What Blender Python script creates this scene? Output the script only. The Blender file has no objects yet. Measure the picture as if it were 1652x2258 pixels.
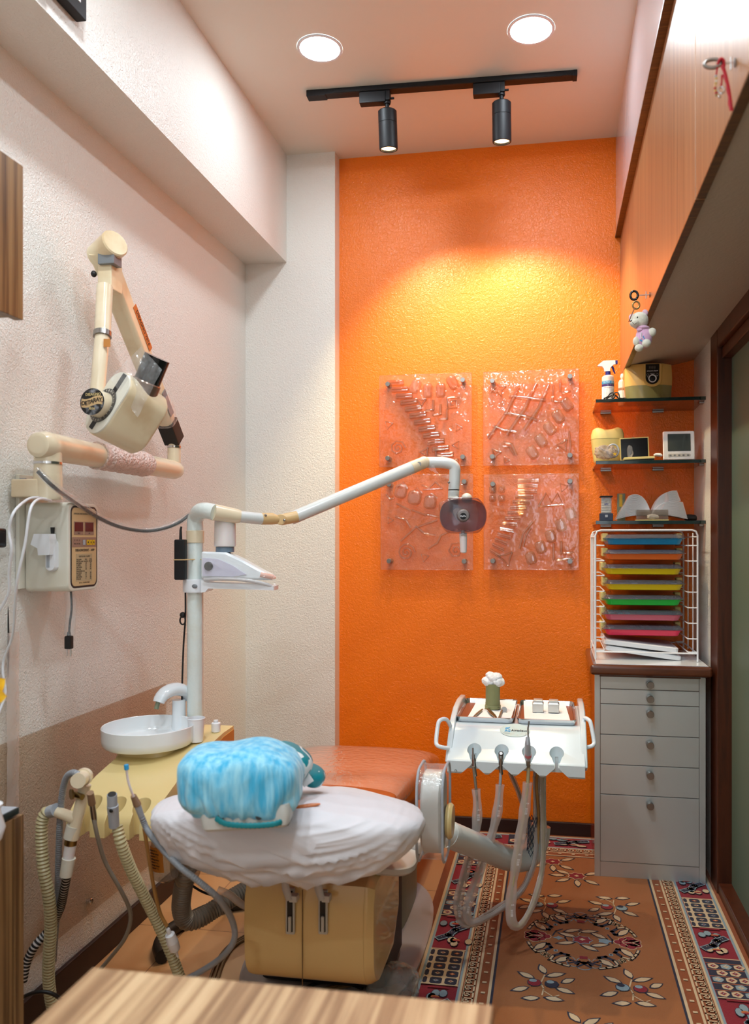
import bpy, bmesh, math, random
from mathutils import Vector, Matrix, noise
random.seed(7)
sc = bpy.context.scene
COL = sc.collection
pi = math.pi; V = Vector

# ------------------------------------------------------------------ camera, exposure
F, CX, CY, EYE = 1756.0, 930.0, 1190.0, 1.25
YAW = math.atan(288 / 1756)
cd = bpy.data.cameras.new('camera'); cam = bpy.data.objects.new('camera', cd); COL.objects.link(cam)
cd.sensor_fit = 'HORIZONTAL'; cd.sensor_width = 36.0; cd.lens = 36.0 * F / 1652
cd.shift_x = (826 - CX) / 1652; cd.shift_y = (CY - 1129) / 1652
cd.clip_start = 0.05
cam.location = (0, 0, EYE); cam.rotation_euler = (pi / 2, 0, YAW)
cd.dof.use_dof = True; cd.dof.focus_distance = 2.6; cd.dof.aperture_fstop = 5.0
sc.camera = cam
sc.view_settings.view_transform = 'Standard'; sc.view_settings.look = 'None'
sc.view_settings.gamma = 1; sc.view_settings.use_curve_mapping = False
sc.view_settings.exposure = 0.2
sc.cycles.use_denoising = True
sc.cycles.max_bounces = 8; sc.cycles.diffuse_bounces = 4; sc.cycles.glossy_bounces = 3
sc.cycles.use_adaptive_sampling = True; sc.cycles.adaptive_threshold = 0.04
sc.cycles.transparent_max_bounces = 16; sc.cycles.transmission_bounces = 4
sc.cycles.caustics_reflective = False; sc.cycles.caustics_refractive = False
sc.cycles.sample_clamp_indirect = 4.0
w = bpy.data.worlds.new('world'); sc.world = w; w.use_nodes = True
w.node_tree.nodes['Background'].inputs[0].default_value = (0.8, 0.9, 1, 1)
w.node_tree.nodes['Background'].inputs[1].default_value = 2.5
DOWN_E = 120.0       # emission of the round ceiling lamps
SPOT_E = 40.0       # power of each track spot

CT, ST = math.cos(YAW), math.sin(YAW)
def ray(px, py):
    u = (px - CX) / F; v = (CY - py) / F
    return V((-ST + u * CT, CT + u * ST, v))
def at(px, py, t): return V((0, 0, EYE)) + ray(px, py) * t
def aty(px, py, y): r = ray(px, py); return at(px, py, y / r.y)
def atx(px, py, x): r = ray(px, py); return at(px, py, x / r.x)
def atz(px, py, z): r = ray(px, py); return at(px, py, (z - EYE) / r.z)

# ------------------------------------------------------------------ materials
def lin(c):
    return tuple((x / 255 / 12.92 if x / 255 <= .04045 else ((x / 255 + .055) / 1.055) ** 2.4) for x in c) + (1,)
def nt(name):
    m = bpy.data.materials.new(name); m.use_nodes = True
    t = m.node_tree; return m, t.nodes, t.links, t.nodes['Principled BSDF'], t.nodes['Material Output']
def mat(name, c, r=.5, metal=0, bump=None, var=None, spec=.5, coat=0, emit=0, sheen=0, sub=0, vscale=6, rvar=0):
    """bump=(scale, strength, distance) noise bump; var=(other colour, amount) blotchy wear"""
    m, n, l, p, o = nt(name)
    p.inputs['Base Color'].default_value = lin(c); p.inputs['Roughness'].default_value = r
    p.inputs['Metallic'].default_value = metal; p.inputs['Specular IOR Level'].default_value = spec
    p.inputs['Coat Weight'].default_value = coat
    if sheen: p.inputs['Sheen Weight'].default_value = sheen
    if emit: p.inputs['Emission Color'].default_value = lin(c); p.inputs['Emission Strength'].default_value = emit
    if sub:
        p.inputs['Subsurface Weight'].default_value = sub; p.inputs['Subsurface Scale'].default_value = .02
    tc = n.new('ShaderNodeTexCoord')
    if var:
        nz = n.new('ShaderNodeTexNoise'); nz.inputs['Scale'].default_value = vscale; nz.inputs['Detail'].default_value = 6
        l.new(tc.outputs['Object'], nz.inputs['Vector'])
        cr = n.new('ShaderNodeValToRGB'); cr.color_ramp.elements[0].position = .5; cr.color_ramp.elements[1].position = .75
        l.new(nz.outputs['Fac'], cr.inputs['Fac'])
        mu = n.new('ShaderNodeMath'); mu.operation = 'MULTIPLY'; mu.inputs[1].default_value = var[1]
        l.new(cr.outputs['Color'], mu.inputs[0])
        mx = n.new('ShaderNodeMix'); mx.data_type = 'RGBA'
        mx.inputs['A'].default_value = lin(c); mx.inputs['B'].default_value = lin(var[0])
        l.new(mu.outputs[0], mx.inputs['Factor']); l.new(mx.outputs['Result'], p.inputs['Base Color'])
    if bump:
        nb = n.new('ShaderNodeTexNoise'); nb.inputs['Scale'].default_value = bump[0]; nb.inputs['Detail'].default_value = 2.5
        l.new(tc.outputs['Object'], nb.inputs['Vector'])
        b = n.new('ShaderNodeBump'); b.inputs['Strength'].default_value = bump[1]; b.inputs['Distance'].default_value = bump[2]
        l.new(nb.outputs['Fac'], b.inputs['Height']); l.new(b.outputs['Normal'], p.inputs['Normal'])
    return m
def film(name, tint, opac, rough=.12, bump=None, body=(255, 255, 255), gloss=.5):
    """thin clear sheet: see-through with a little body of its own and a mirror-like skin"""
    m, n, l, p, o = nt(name)
    tr = n.new('ShaderNodeBsdfTransparent'); tr.inputs[0].default_value = lin(tint)
    df = n.new('ShaderNodeBsdfDiffuse'); df.inputs[0].default_value = lin(body)
    gl = n.new('ShaderNodeBsdfGlossy'); gl.inputs[0].default_value = (1, 1, 1, 1); gl.inputs['Roughness'].default_value = rough
    m1 = n.new('ShaderNodeMixShader'); m1.inputs[0].default_value = opac
    l.new(tr.outputs[0], m1.inputs[1]); l.new(df.outputs[0], m1.inputs[2])
    lw = n.new('ShaderNodeLayerWeight'); lw.inputs['Blend'].default_value = .5
    pw = n.new('ShaderNodeMath'); pw.operation = 'POWER'; pw.inputs[1].default_value = 4.5; l.new(lw.outputs['Facing'], pw.inputs[0])
    ad = n.new('ShaderNodeMath'); ad.operation = 'MULTIPLY_ADD'; ad.inputs[1].default_value = .8 * gloss; ad.inputs[2].default_value = .05 * gloss
    ad.use_clamp = True; l.new(pw.outputs[0], ad.inputs[0])
    mx = n.new('ShaderNodeMixShader'); l.new(ad.outputs[0], mx.inputs[0])
    l.new(m1.outputs[0], mx.inputs[1]); l.new(gl.outputs[0], mx.inputs[2]); l.new(mx.outputs[0], o.inputs[0])
    if bump:
        tc = n.new('ShaderNodeTexCoord'); nb = n.new('ShaderNodeTexNoise'); nb.inputs['Scale'].default_value = bump[0]
        l.new(tc.outputs['Object'], nb.inputs['Vector'])
        b = n.new('ShaderNodeBump'); b.inputs['Strength'].default_value = bump[1]; b.inputs['Distance'].default_value = bump[2]
        l.new(nb.outputs['Fac'], b.inputs['Height']); l.new(b.outputs['Normal'], gl.inputs['Normal']); l.new(b.outputs['Normal'], lw.inputs['Normal'])
    return m
def wood(name, cols, scale, rough=.4, coat=0.0, dist=.6, spec=.5):
    """straight-grained veneer; scale = noise frequency along x, y, z (small along the grain)"""
    m, n, l, p, o = nt(name)
    tc = n.new('ShaderNodeTexCoord'); mp = n.new('ShaderNodeMapping'); mp.inputs['Scale'].default_value = scale
    l.new(tc.outputs['Object'], mp.inputs['Vector'])
    a = n.new('ShaderNodeTexNoise'); a.inputs['Scale'].default_value = 1; a.inputs['Detail'].default_value = 7; a.inputs['Roughness'].default_value = .62
    a.inputs['Distortion'].default_value = dist * .3
    l.new(mp.outputs[0], a.inputs['Vector'])
    cr = n.new('ShaderNodeValToRGB'); e = cr.color_ramp.elements
    e[0].position = .30; e[0].color = lin(cols[0]); e[1].position = .72; e[1].color = lin(cols[-1])
    for i, c in enumerate(cols[1:-1]):
        x = e.new(.30 + .42 * (i + 1) / (len(cols) - 1)); x.color = lin(c)
    l.new(a.outputs['Fac'], cr.inputs['Fac']); l.new(cr.outputs['Color'], p.inputs['Base Color'])
    p.inputs['Roughness'].default_value = rough; p.inputs['Coat Weight'].default_value = coat; p.inputs['Coat Roughness'].default_value = .15
    p.inputs['Specular IOR Level'].default_value = spec
    return m
def stucco(name, c, rough, scale=95, strength=.55, dist=.003, var=None, spec=.5):
    """painted embossed wall"""
    m, n, l, p, o = nt(name)
    p.inputs['Base Color'].default_value = lin(c); p.inputs['Roughness'].default_value = rough
    p.inputs['Specular IOR Level'].default_value = spec
    tc = n.new('ShaderNodeTexCoord')
    a = n.new('ShaderNodeTexNoise'); a.inputs['Scale'].default_value = scale; a.inputs['Detail'].default_value = 3; a.inputs['Distortion'].default_value = 1.0
    l.new(tc.outputs['Object'], a.inputs['Vector'])
    b = n.new('ShaderNodeBump'); b.inputs['Strength'].default_value = strength; b.inputs['Distance'].default_value = dist
    l.new(a.outputs['Fac'], b.inputs['Height']); l.new(b.outputs['Normal'], p.inputs['Normal'])
    if var:
        nz = n.new('ShaderNodeTexNoise'); nz.inputs['Scale'].default_value = 1.7; nz.inputs['Detail'].default_value = 4
        l.new(tc.outputs['Object'], nz.inputs['Vector'])
        cr = n.new('ShaderNodeValToRGB'); cr.color_ramp.elements[0].position = .4; cr.color_ramp.elements[1].position = .75
        cr.color_ramp.elements[0].color = lin(c); cr.color_ramp.elements[1].color = lin(var)
        l.new(nz.outputs['Fac'], cr.inputs['Fac']); l.new(cr.outputs['Color'], p.inputs['Base Color'])
    return m

MT = {}
MT['white_wall'] = stucco('white_wall_paint', (232, 230, 223), .36, 140, .9, .0042)
MT['orange'] = stucco('orange_wall_paint', (240, 120, 10), .31, 110, .7, .0035)
MT['ceil'] = mat('ceiling_paint', (222, 219, 208), .5)
MT['panel_gloss'] = mat('glossy_panel_paint', (206, 196, 200), .16, coat=.3)
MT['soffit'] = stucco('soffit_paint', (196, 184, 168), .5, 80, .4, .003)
MT['dark_wood'] = wood('dark_door_wood', [(48, 20, 10), (78, 36, 18), (62, 26, 12)], (30, 30, 3), .32)
MT['base_brown'] = mat('baseboard_brown', (44, 20, 16), .5)
MT['veneer'] = wood('cabinet_veneer', [(104, 68, 42), (148, 102, 66), (166, 120, 80), (128, 86, 54)], (2, 110, 1.2), .36, .12)
MT['veneer_edge'] = wood('zebra_veneer_edge', [(52, 30, 12), (108, 72, 32), (74, 46, 20), (134, 94, 46)], (3, 90, 3), .4)
MT['zebra_v'] = wood('zebra_veneer_upright', [(56, 36, 20), (104, 74, 44), (146, 112, 72), (98, 68, 40)], (60, 60, 1.2), .42)
MT['zebra_desk'] = wood('zebra_veneer_desk', [(112, 80, 54), (160, 124, 90), (204, 170, 130), (222, 192, 152)], (62, 1.6, 10), .38)
MT['oak_trim'] = wood('counter_edge_wood', [(70, 34, 20), (98, 50, 28), (86, 42, 24)], (4, 40, 40), .25, .4)
MT['green_glass_door'] = mat('frosted_green_glass', (92, 112, 98), .45, var=((112, 116, 92), .5), vscale=1.2)
MT['steel'] = mat('brushed_steel', (206, 212, 212), .33, metal=.6, bump=(300, .05, .001), var=((205, 205, 205), .5), vscale=9)
MT['steel_dark'] = mat('steel_knob', (150, 146, 142), .28, metal=1)
MT['chrome'] = mat('chrome', (215, 215, 218), .12, metal=1)
MT['black'] = mat('black_plastic', (17, 18, 21), .5, spec=.3)
MT['black_gloss'] = mat('black_gloss', (12, 12, 14), .12)
MT['white'] = mat('white_plastic', (232, 234, 238), .32)
MT['white_gloss'] = mat('white_gloss_plastic', (230, 236, 240), .16, coat=.3)
MT['enamel'] = mat('white_enamel_unit', (206, 218, 222), .2, coat=.4, var=((206, 214, 214), .4))
MT['grey_enamel'] = mat('white_enamel_underside', (196, 194, 188), .35)
MT['porcelain'] = mat('white_porcelain', (232, 236, 238), .12, coat=.5)
MT['cream'] = mat('aged_cream_enamel', (228, 212, 178), .3, var=((196, 158, 104), .7), vscale=9, coat=.2)
MT['cream_tube'] = mat('aged_cream_tube', (230, 214, 184), .24, var=((204, 172, 128), .6), vscale=7, coat=.4)
MT['cream_lt'] = mat('pale_enamel_box', (220, 216, 202), .3, var=((206, 192, 160), .5), vscale=6, coat=.3)
MT['pole'] = mat('wrapped_white_pole', (218, 226, 222), .22, bump=(70, .35, .004), var=((206, 196, 168), .4), vscale=12, coat=.5)
MT['arm_white'] = mat('white_lamp_arm', (214, 218, 216), .28, coat=.3)
MT['tan'] = mat('yellowed_joint_plastic', (214, 180, 128), .35, var=((186, 140, 84), .6), vscale=20)
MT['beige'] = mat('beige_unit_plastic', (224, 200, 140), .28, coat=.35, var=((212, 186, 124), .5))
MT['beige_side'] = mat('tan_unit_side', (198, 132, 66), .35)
MT['housing'] = mat('beige_housing_enamel', (224, 192, 130), .22, coat=.4)
MT['vinyl'] = mat('orange_vinyl', (206, 112, 52), .28, coat=.3, bump=(30, .08, .003))
MT['vinyl_dk'] = mat('orange_vinyl_back', (176, 84, 26), .35)
MT['cloth'] = mat('white_cotton', (222, 218, 222), .85, sheen=.2, bump=(350, .12, .0006))
MT['cap'] = mat('blue_nonwoven', (96, 200, 236), .8, sheen=.3, var=((176, 226, 240), .5), vscale=14, bump=(120, .2, .002))
MT['cap'] = None
m, n, l, p, o = nt('blue_nonwoven')
tc = n.new('ShaderNodeTexCoord'); mp = n.new('ShaderNodeMapping'); mp.inputs['Scale'].default_value = (70, 70, 9); l.new(tc.outputs['Object'], mp.inputs['Vector'])
q = n.new('ShaderNodeTexNoise'); q.inputs['Scale'].default_value = 1; q.inputs['Detail'].default_value = 5; l.new(mp.outputs[0], q.inputs['Vector'])
cr = n.new('ShaderNodeValToRGB'); cr.color_ramp.elements[0].position = .35; cr.color_ramp.elements[0].color = lin((60, 180, 226)); cr.color_ramp.elements[1].position = .65; cr.color_ramp.elements[1].color = lin((158, 222, 244))
l.new(q.outputs['Fac'], cr.inputs['Fac']); l.new(cr.outputs['Color'], p.inputs['Base Color']); p.inputs['Roughness'].default_value = .75; p.inputs['Sheen Weight'].default_value = .4
b = n.new('ShaderNodeBump'); b.inputs['Strength'].default_value = .7; b.inputs['Distance'].default_value = .006; l.new(q.outputs['Fac'], b.inputs['Height']); l.new(b.outputs['Normal'], p.inputs['Normal'])
MT['cap'] = m
MT['teal'] = mat('teal_print_fabric', (12, 132, 142), .6, bump=(60, .15, .003))
MT['pr_white'] = mat('print_white', (232, 238, 238), .6)
MT['floor'] = None
MT['grey_hose'] = mat('grey_hose', (142, 146, 152), .35, coat=.2)
MT['beige_hose'] = mat('beige_corrugated_hose', (184, 172, 132), .36, coat=.2)
MT['dark_hose'] = mat('brown_grey_hose', (128, 118, 104), .38)
MT['drain_hose'] = mat('drain_hose_grey', (132, 120, 106), .4)
MT['amber'] = mat('amber_tube', (168, 124, 66), .25)
MT['rubber'] = mat('black_rubber', (16, 15, 15), .5)
MT['brass'] = mat('brass', (150, 130, 84), .3, metal=1)
MT['taupe'] = mat('taupe_plastic', (142, 112, 86), .35)
MT['grey_pl'] = mat('grey_plastic', (168, 174, 182), .3)
MT['mid_grey'] = mat('mid_grey_plastic', (120, 124, 128), .4)
MT['base_grey'] = mat('grey_base_enamel', (176, 166, 164), .4)
MT['sage'] = mat('sage_enamel', (122, 128, 104), .4)
MT['green_pot'] = mat('green_grey_ceramic', (142, 144, 100), .35, var=((120, 116, 80), .4), vscale=30)
MT['cotton'] = mat('cotton_wool', (240, 240, 242), .95, sheen=.5, bump=(160, .6, .004))
MT['paper'] = mat('white_paper', (240, 241, 242), .85, bump=(60, .15, .002))
MT['rust_tray'] = mat('copper_brown_tray_floor', (150, 86, 58), .45, metal=.3)
MT['smoke'] = film('smoked_plastic', (206, 188, 186), .10, .08, body=(110, 96, 100), gloss=.8)
MT['lid'] = film('smoky_clear_lid', (206, 206, 214), .34, .1, body=(136, 138, 150), gloss=1.1)
MT['film'] = film('cling_film', (252, 252, 252), .10, .15, bump=(45, .5, .01), gloss=.9)
MT['sleeve'] = film('clear_plastic_sleeve', (250, 246, 242), .36, .18, bump=(60, .6, .01), body=(238, 226, 220), gloss=.9)
MT['acrylic'] = film('clear_acrylic_sheet', (246, 240, 234), .03, .1, body=(210, 196, 178), gloss=.3)
MT['glass_art'] = film('fused_glass', (255, 244, 238), .08, .06, bump=(20, .42, .012), body=(214, 186, 150), gloss=1.05)
MT['glass_relief'] = film('fused_glass_relief', (240, 226, 210), .04, .04, body=(236, 206, 190), gloss=2.2)
MT['shelf_glass'] = film('shelf_glass', (226, 190, 160), .08, .05, body=(150, 130, 110), gloss=1.0)
MT['edge_glass'] = mat('glass_edge_green', (6, 34, 32), .12, coat=.5)
MT['bottle_clear'] = film('clear_bottle', (226, 220, 210), .14, .08, bump=(40, .3, .004), body=(220, 214, 206), gloss=.9)
MT['milky'] = mat('milky_plastic', (226, 218, 216), .3, sub=.3)
MT['lamp'] = mat('lamp_diffuser', (228, 240, 248), .5, emit=DOWN_E)
MT['lamp_bright'] = mat('lamp_diffuser_bright', (228, 240, 248), .5, emit=DOWN_E * 2.1)
MT['lamp_rim'] = mat('lamp_rim', (225, 228, 235), .4)
MT['spot_lens'] = mat('spot_lens', (255, 226, 180), .3, emit=3)
MT['red_led'] = mat('dark_red_display', (96, 14, 10), .2)
MT['yellow'] = mat('yellow_plastic', (222, 176, 20), .4)
MT['ink'] = mat('dark_print', (44, 38, 34), .6)
MT['cream_panel'] = mat('tan_label_panel', (202, 170, 124), .4)
MT['mauve_panel'] = mat('mauve_label_panel', (150, 116, 98), .5)
MT['navy'] = mat('navy_plastic', (24, 30, 120), .4)
MT['skyblue'] = mat('sky_blue_print', (40, 150, 205), .5)
MT['purple'] = mat('purple_print', (62, 36, 112), .5)
MT['red'] = mat('red_ribbon', (176, 12, 34), .6)
MT['gold'] = mat('gold_bead', (200, 170, 100), .3, metal=.8)
MT['plush'] = mat('cream_plush', (222, 218, 200), .95, sheen=.6, bump=(260, .5, .002))
MT['pink'] = mat('pink_knit', (222, 176, 206), .9, sheen=.4, bump=(260, .4, .002))
MT['pink_ear'] = mat('pink_ear_fabric', (226, 190, 204), .9)
MT['mustard'] = mat('mustard_plastic', (222, 178, 98), .25, coat=.3)
MT['olive'] = mat('olive_plastic', (134, 124, 72), .2, coat=.4)
MT['butter'] = mat('pale_yellow_plastic', (226, 206, 130), .4, sub=.1)
MT['lcd'] = mat('grey_green_screen', (70, 78, 78), .15)
MT['petal'] = mat('yellow_petal', (246, 190, 30), .6, sub=.2)
MT['leaf'] = mat('leaf_green', (60, 110, 40), .5)
MT['orange_lab'] = mat('orange_label', (206, 132, 40), .5)
MT['mud'] = mat('brown_cable', (112, 82, 46), .45)
MT['oxblood'] = mat('laminate_side_brown', (150, 62, 20), .22, coat=.4)

# floor tiles
m, n, l, p, o = nt('floor_tiles')
tc = n.new('ShaderNodeTexCoord'); br = n.new('ShaderNodeTexBrick'); mp = n.new('ShaderNodeMapping')
mp.inputs['Location'].default_value = (.13, .05, 0)
l.new(tc.outputs['Object'], mp.inputs['Vector']); l.new(mp.outputs[0], br.inputs['Vector'])
br.offset = 0; br.inputs['Scale'].default_value = 1; br.inputs['Brick Width'].default_value = .40; br.inputs['Row Height'].default_value = .40
br.inputs['Mortar Size'].default_value = .0012; br.inputs['Color1'].default_value = lin((206, 158, 112)); br.inputs['Color2'].default_value = lin((198, 150, 106))
br.inputs['Mortar'].default_value = lin((112, 74, 50))
l.new(br.outputs['Color'], p.inputs['Base Color']); p.inputs['Roughness'].default_value = .38
MT['floor'] = m

# ------------------------------------------------------------------ mesh kit
class M:
    def __init__(s): s.v = []; s.f = []; s.m = []
    def add(s, vs, fs, mat=0, T=None):
        k = len(s.v)
        s.v += [tuple(T @ V(p)) if T else tuple(p) for p in vs]
        s.f += [tuple(i + k for i in f) for f in fs]; s.m += [mat] * len(fs)
        return s
    def bmadd(s, bm, mat=0, T=None):
        bm.verts.index_update()
        s.add([v.co.copy() for v in bm.verts], [[v.index for v in f.verts] for f in bm.faces], mat, T); bm.free(); return s
    def box(s, lo, hi, bev=0, seg=2, mat=0, T=None):
        lo, hi = V(lo), V(hi)
        bm = bmesh.new(); bmesh.ops.create_cube(bm, size=1)
        for v in bm.verts: v.co = V(((v.co.x + .5) * (hi.x - lo.x) + lo.x, (v.co.y + .5) * (hi.y - lo.y) + lo.y, (v.co.z + .5) * (hi.z - lo.z) + lo.z))
        if bev: bmesh.ops.bevel(bm, geom=list(bm.edges), offset=bev, segments=seg, profile=.5, affect='EDGES')
        return s.bmadd(bm, mat, T)
    def loft(s, rings, mat=0, cap=(True, True), closed=True, T=None):
        n_ = len(rings[0]); vs = [p for r in rings for p in r]; fs = []
        for i in range(len(rings) - 1):
            for j in range(n_ if closed else n_ - 1):
                a, b = i * n_ + j, i * n_ + (j + 1) % n_
                fs.append((a, b, b + n_, a + n_))
        if cap[0]: fs.append(tuple(range(n_))[::-1])
        if cap[1]: fs.append(tuple((len(rings) - 1) * n_ + j for j in range(n_)))
        return s.add(vs, fs, mat, T)
    def tube(s, pts, r, seg=12, mat=0, cap=(True, True), flat=None, n0=None):
        pts = [V(p) for p in pts]; rr = r if hasattr(r, '__len__') else [r] * len(pts)
        rings = []; nrm = None
        for i, p in enumerate(pts):
            d = (pts[min(i + 1, len(pts) - 1)] - pts[max(i - 1, 0)]).normalized()
            if nrm is None:
                a = V(n0) if n0 else (V((0, 0, 1)) if abs(d.z) < .9 else V((1, 0, 0))); nrm = (a - d * a.dot(d)).normalized()
            else: nrm = (nrm - d * nrm.dot(d)).normalized()
            b = d.cross(nrm)
            fl = flat or 1
            rings.append([p + (nrm * math.cos(2 * pi * k / seg) * fl + b * math.sin(2 * pi * k / seg)) * rr[i] for k in range(seg)])
        return s.loft(rings, mat, cap)
    def cyl(s, a, b, r, seg=24, mat=0, r2=None, bev=0):
        a, b = V(a), V(b); r2 = r if r2 is None else r2
        if bev:
            d = (b - a).normalized()
            return s.tube([a, a + d * 1e-4, a + d * bev, b - d * bev, b - d * 1e-4, b], [r - bev, r - bev * .8, r, r2, r2 - bev * .8, r2 - bev], seg, mat)
        return s.tube([a, b], [r, r2], seg, mat)
    def lathe(s, prof, o, seg=32, mat=0, axis=None, cap=(True, True)):
        """prof [(r, h)] spun about axis through o"""
        o = V(o); ax = (V(axis) if axis else V((0, 0, 1))).normalized()
        q = V((0, 0, 1)).rotation_difference(ax).to_matrix()
        rings = [[o + q @ V((r * math.cos(2 * pi * k / seg), r * math.sin(2 * pi * k / seg), h)) for k in range(seg)] for r, h in prof]
        return s.loft(rings, mat, cap)
    def prism(s, poly, a, b, c0, o=(0, 0, 0), mat=0, depth=None, T=None):
        """2-D polygon in axes a,b from o, pushed along c0"""
        a, b, c0, o = V(a), V(b), V(c0), V(o)
        r0 = [o + a * x + b * y for x, y in poly]; r1 = [p + c0 for p in r0]
        return s.loft([r0, r1], mat, T=T)
    def ell(s, c, r, e=1.0, nu=28, nv=16, mat=0, T=None, fn=None):
        c = V(c); r = V(r) if hasattr(r, '__len__') else V((r, r, r))
        def pw(x): return math.copysign(abs(x) ** e, x)
        rings = []
        for i in range(nv + 1):
            ph = -pi / 2 + pi * i / nv
            ph = max(-pi / 2 + .02, min(pi / 2 - .02, ph)); ring = []
            for j in range(nu):
                th = 2 * pi * j / nu
                q = V((pw(math.cos(ph)) * pw(math.cos(th)) * r.x, pw(math.cos(ph)) * pw(math.sin(th)) * r.y, pw(math.sin(ph)) * r.z))
                if fn: q = fn(q, th, ph)
                ring.append(c + q)
            rings.append(ring)
        return s.loft(rings, mat, T=T)
    def grid(s, fn, nu, nv, mat=0, T=None):
        vs = [fn(i / nu, j / nv) for j in range(nv + 1) for i in range(nu + 1)]
        fs = [(j * (nu + 1) + i, j * (nu + 1) + i + 1, (j + 1) * (nu + 1) + i + 1, (j + 1) * (nu + 1) + i) for j in range(nv) for i in range(nu)]
        return s.add(vs, fs, mat, T)
    def text(s, body, size, T, mat=0, ext=.0003, align='CENTER', sx=1.0, bold=0):
        cu = bpy.data.curves.new('t', 'FONT'); cu.body = body; cu.size = size; cu.align_x = align; cu.align_y = 'CENTER'; cu.extrude = ext
        cu.resolution_u = 2; cu.offset = bold
        ob = bpy.data.objects.new('t', cu); COL.objects.link(ob)
        me = ob.evaluated_get(bpy.context.evaluated_depsgraph_get()).to_mesh()
        s.add([(v.co.x * sx, v.co.y, v.co.z) for v in me.vertices], [tuple(p.vertices) for p in me.polygons], mat, T)
        bpy.data.objects.remove(ob); bpy.data.curves.remove(cu); return s
    def rr(s, secs, c=(0, 0, 0), mat=0, cap=(True, True), k=5, T=None):
        """stack of rounded rectangles [(z, hx, hy, r)]"""
        rings = []
        for z, hx, hy, r in secs:
            r = min(r, hx * .999, hy * .999); ring = []
            for qx, qy, a0 in ((1, 1, 0), (-1, 1, pi / 2), (-1, -1, pi), (1, -1, 1.5 * pi)):
                for i in range(k + 1):
                    a = a0 + i / k * pi / 2
                    ring.append(V((c[0] + qx * (hx - r) + r * math.cos(a), c[1] + qy * (hy - r) + r * math.sin(a), c[2] + z)))
            rings.append(ring)
        return s.loft(rings, mat, cap, T=T)
    def build(s, name, mats, parent=None, ang=38, smooth=True, **kw):
        me = bpy.data.meshes.new(name)
        off = V(parent['_w']) if parent is not None else None
        if parent is None:
            xs = [v[0] for v in s.v]; ys = [v[1] for v in s.v]; zs = [v[2] for v in s.v]
            org = V(((min(xs) + max(xs)) / 2, (min(ys) + max(ys)) / 2, min(zs)))
        else: org = off
        me.from_pydata([tuple(V(v) - org) for v in s.v], [], s.f)
        mats = mats if isinstance(mats, (list, tuple)) else [mats]
        for q in mats: me.materials.append(MT[q] if isinstance(q, str) else q)
        me.polygons.foreach_set('material_index', s.m)
        me.validate(); me.update()
        bm = bmesh.new(); bm.from_mesh(me); bmesh.ops.recalc_face_normals(bm, faces=bm.faces); bm.to_mesh(me); bm.free()
        if smooth:
            me.polygons.foreach_set('use_smooth', [True] * len(me.polygons)); me.set_sharp_from_angle(angle=math.radians(ang))
        ob = bpy.data.objects.new(name, me); COL.objects.link(ob)
        if parent is not None: ob.parent = parent; ob['_w'] = tuple(org)
        else: ob.location = org; ob['_w'] = tuple(org)
        tag(ob, **kw)
        return ob
def tag(o, label=None, cat=None, group=None, kind=None):
    if label: o['label'] = label
    if cat: o['category'] = cat
    if group: o['group'] = group
    if kind: o['kind'] = kind
def thing(name, label, cat, loc, group=None):
    o = bpy.data.objects.new(name, None); COL.objects.link(o); o.location = loc; o.empty_display_size = .05
    o['_w'] = tuple(loc); tag(o, label, cat, group); return o
def sub(parent):   # child meshes of a part sit in the part's own frame
    return parent
def cut(ob, cutters):
    off = V(ob['_w'])
    for c in cutters:
        me = bpy.data.meshes.new('c'); me.from_pydata([tuple(V(v) - off) for v in c.v], [], c.f); me.update()
        bm = bmesh.new(); bm.from_mesh(me); bmesh.ops.recalc_face_normals(bm, faces=bm.faces); bm.to_mesh(me); bm.free()
        co = bpy.data.objects.new('c', me); COL.objects.link(co)
        par = ob.parent; ob.parent = None; lc = ob.location.copy(); ob.location = (0, 0, 0)
        md = ob.modifiers.new('b', 'BOOLEAN'); md.operation = 'DIFFERENCE'; md.object = co; md.solver = 'EXACT'
        dg = bpy.context.evaluated_depsgraph_get(); dg.update()
        new = bpy.data.meshes.new_from_object(ob.evaluated_get(dg), depsgraph=dg)
        ob.modifiers.clear(); old = ob.data
        if len(new.polygons): ob.data = new
        ob.location = lc; ob.parent = par; bpy.data.objects.remove(co)
    ob.data.polygons.foreach_set('use_smooth', [True] * len(ob.data.polygons)); ob.data.set_sharp_from_angle(angle=math.radians(38))
def catmull(pts, n_=8):
    pts = [V(p) for p in pts]; P_ = [pts[0] * 2 - pts[1]] + pts + [pts[-1] * 2 - pts[-2]]; out = []
    for i in range(1, len(P_) - 2):
        a, b, c, d = P_[i - 1:i + 3]
        for k in range(n_):
            t = k / n_
            out.append(.5 * ((2 * b) + (c - a) * t + (2 * a - 5 * b + 4 * c - d) * t * t + (3 * b - a - 3 * c + d) * t ** 3))
    return out + [pts[-1]]
def resample(pts, step):
    out = [pts[0].copy()]; acc = 0
    for i in range(1, len(pts)):
        a, b = pts[i - 1], pts[i]; L = (b - a).length
        if L < 1e-9: continue
        d = step - acc
        while d <= L: out.append(a.lerp(b, d / L)); d += step
        acc = L - (d - step)
    return out
def hose(m, pts, r, rib=0, pitch=.008, seg=12, mat=0, mat2=None):
    c = catmull(pts, 10)
    if rib:
        c = resample(c, pitch / 4); rad = [r + rib * (1, .4, -.6, .4)[i % 4] for i in range(len(c))]
        if mat2 is None: m.tube(c, rad, seg, mat)
        else:
            m.tube(c, rad, seg, mat); nf = seg
            for k in range(len(c) - 1):
                if (k // 2) % 2: 
                    base = len(m.m) - (len(c) - 1) * nf - 2 + k * nf
                    for q in range(nf): m.m[base + q] = mat2
    else: m.tube(resample(c, .012) + [c[-1]], r, seg, mat)
    return m
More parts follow.
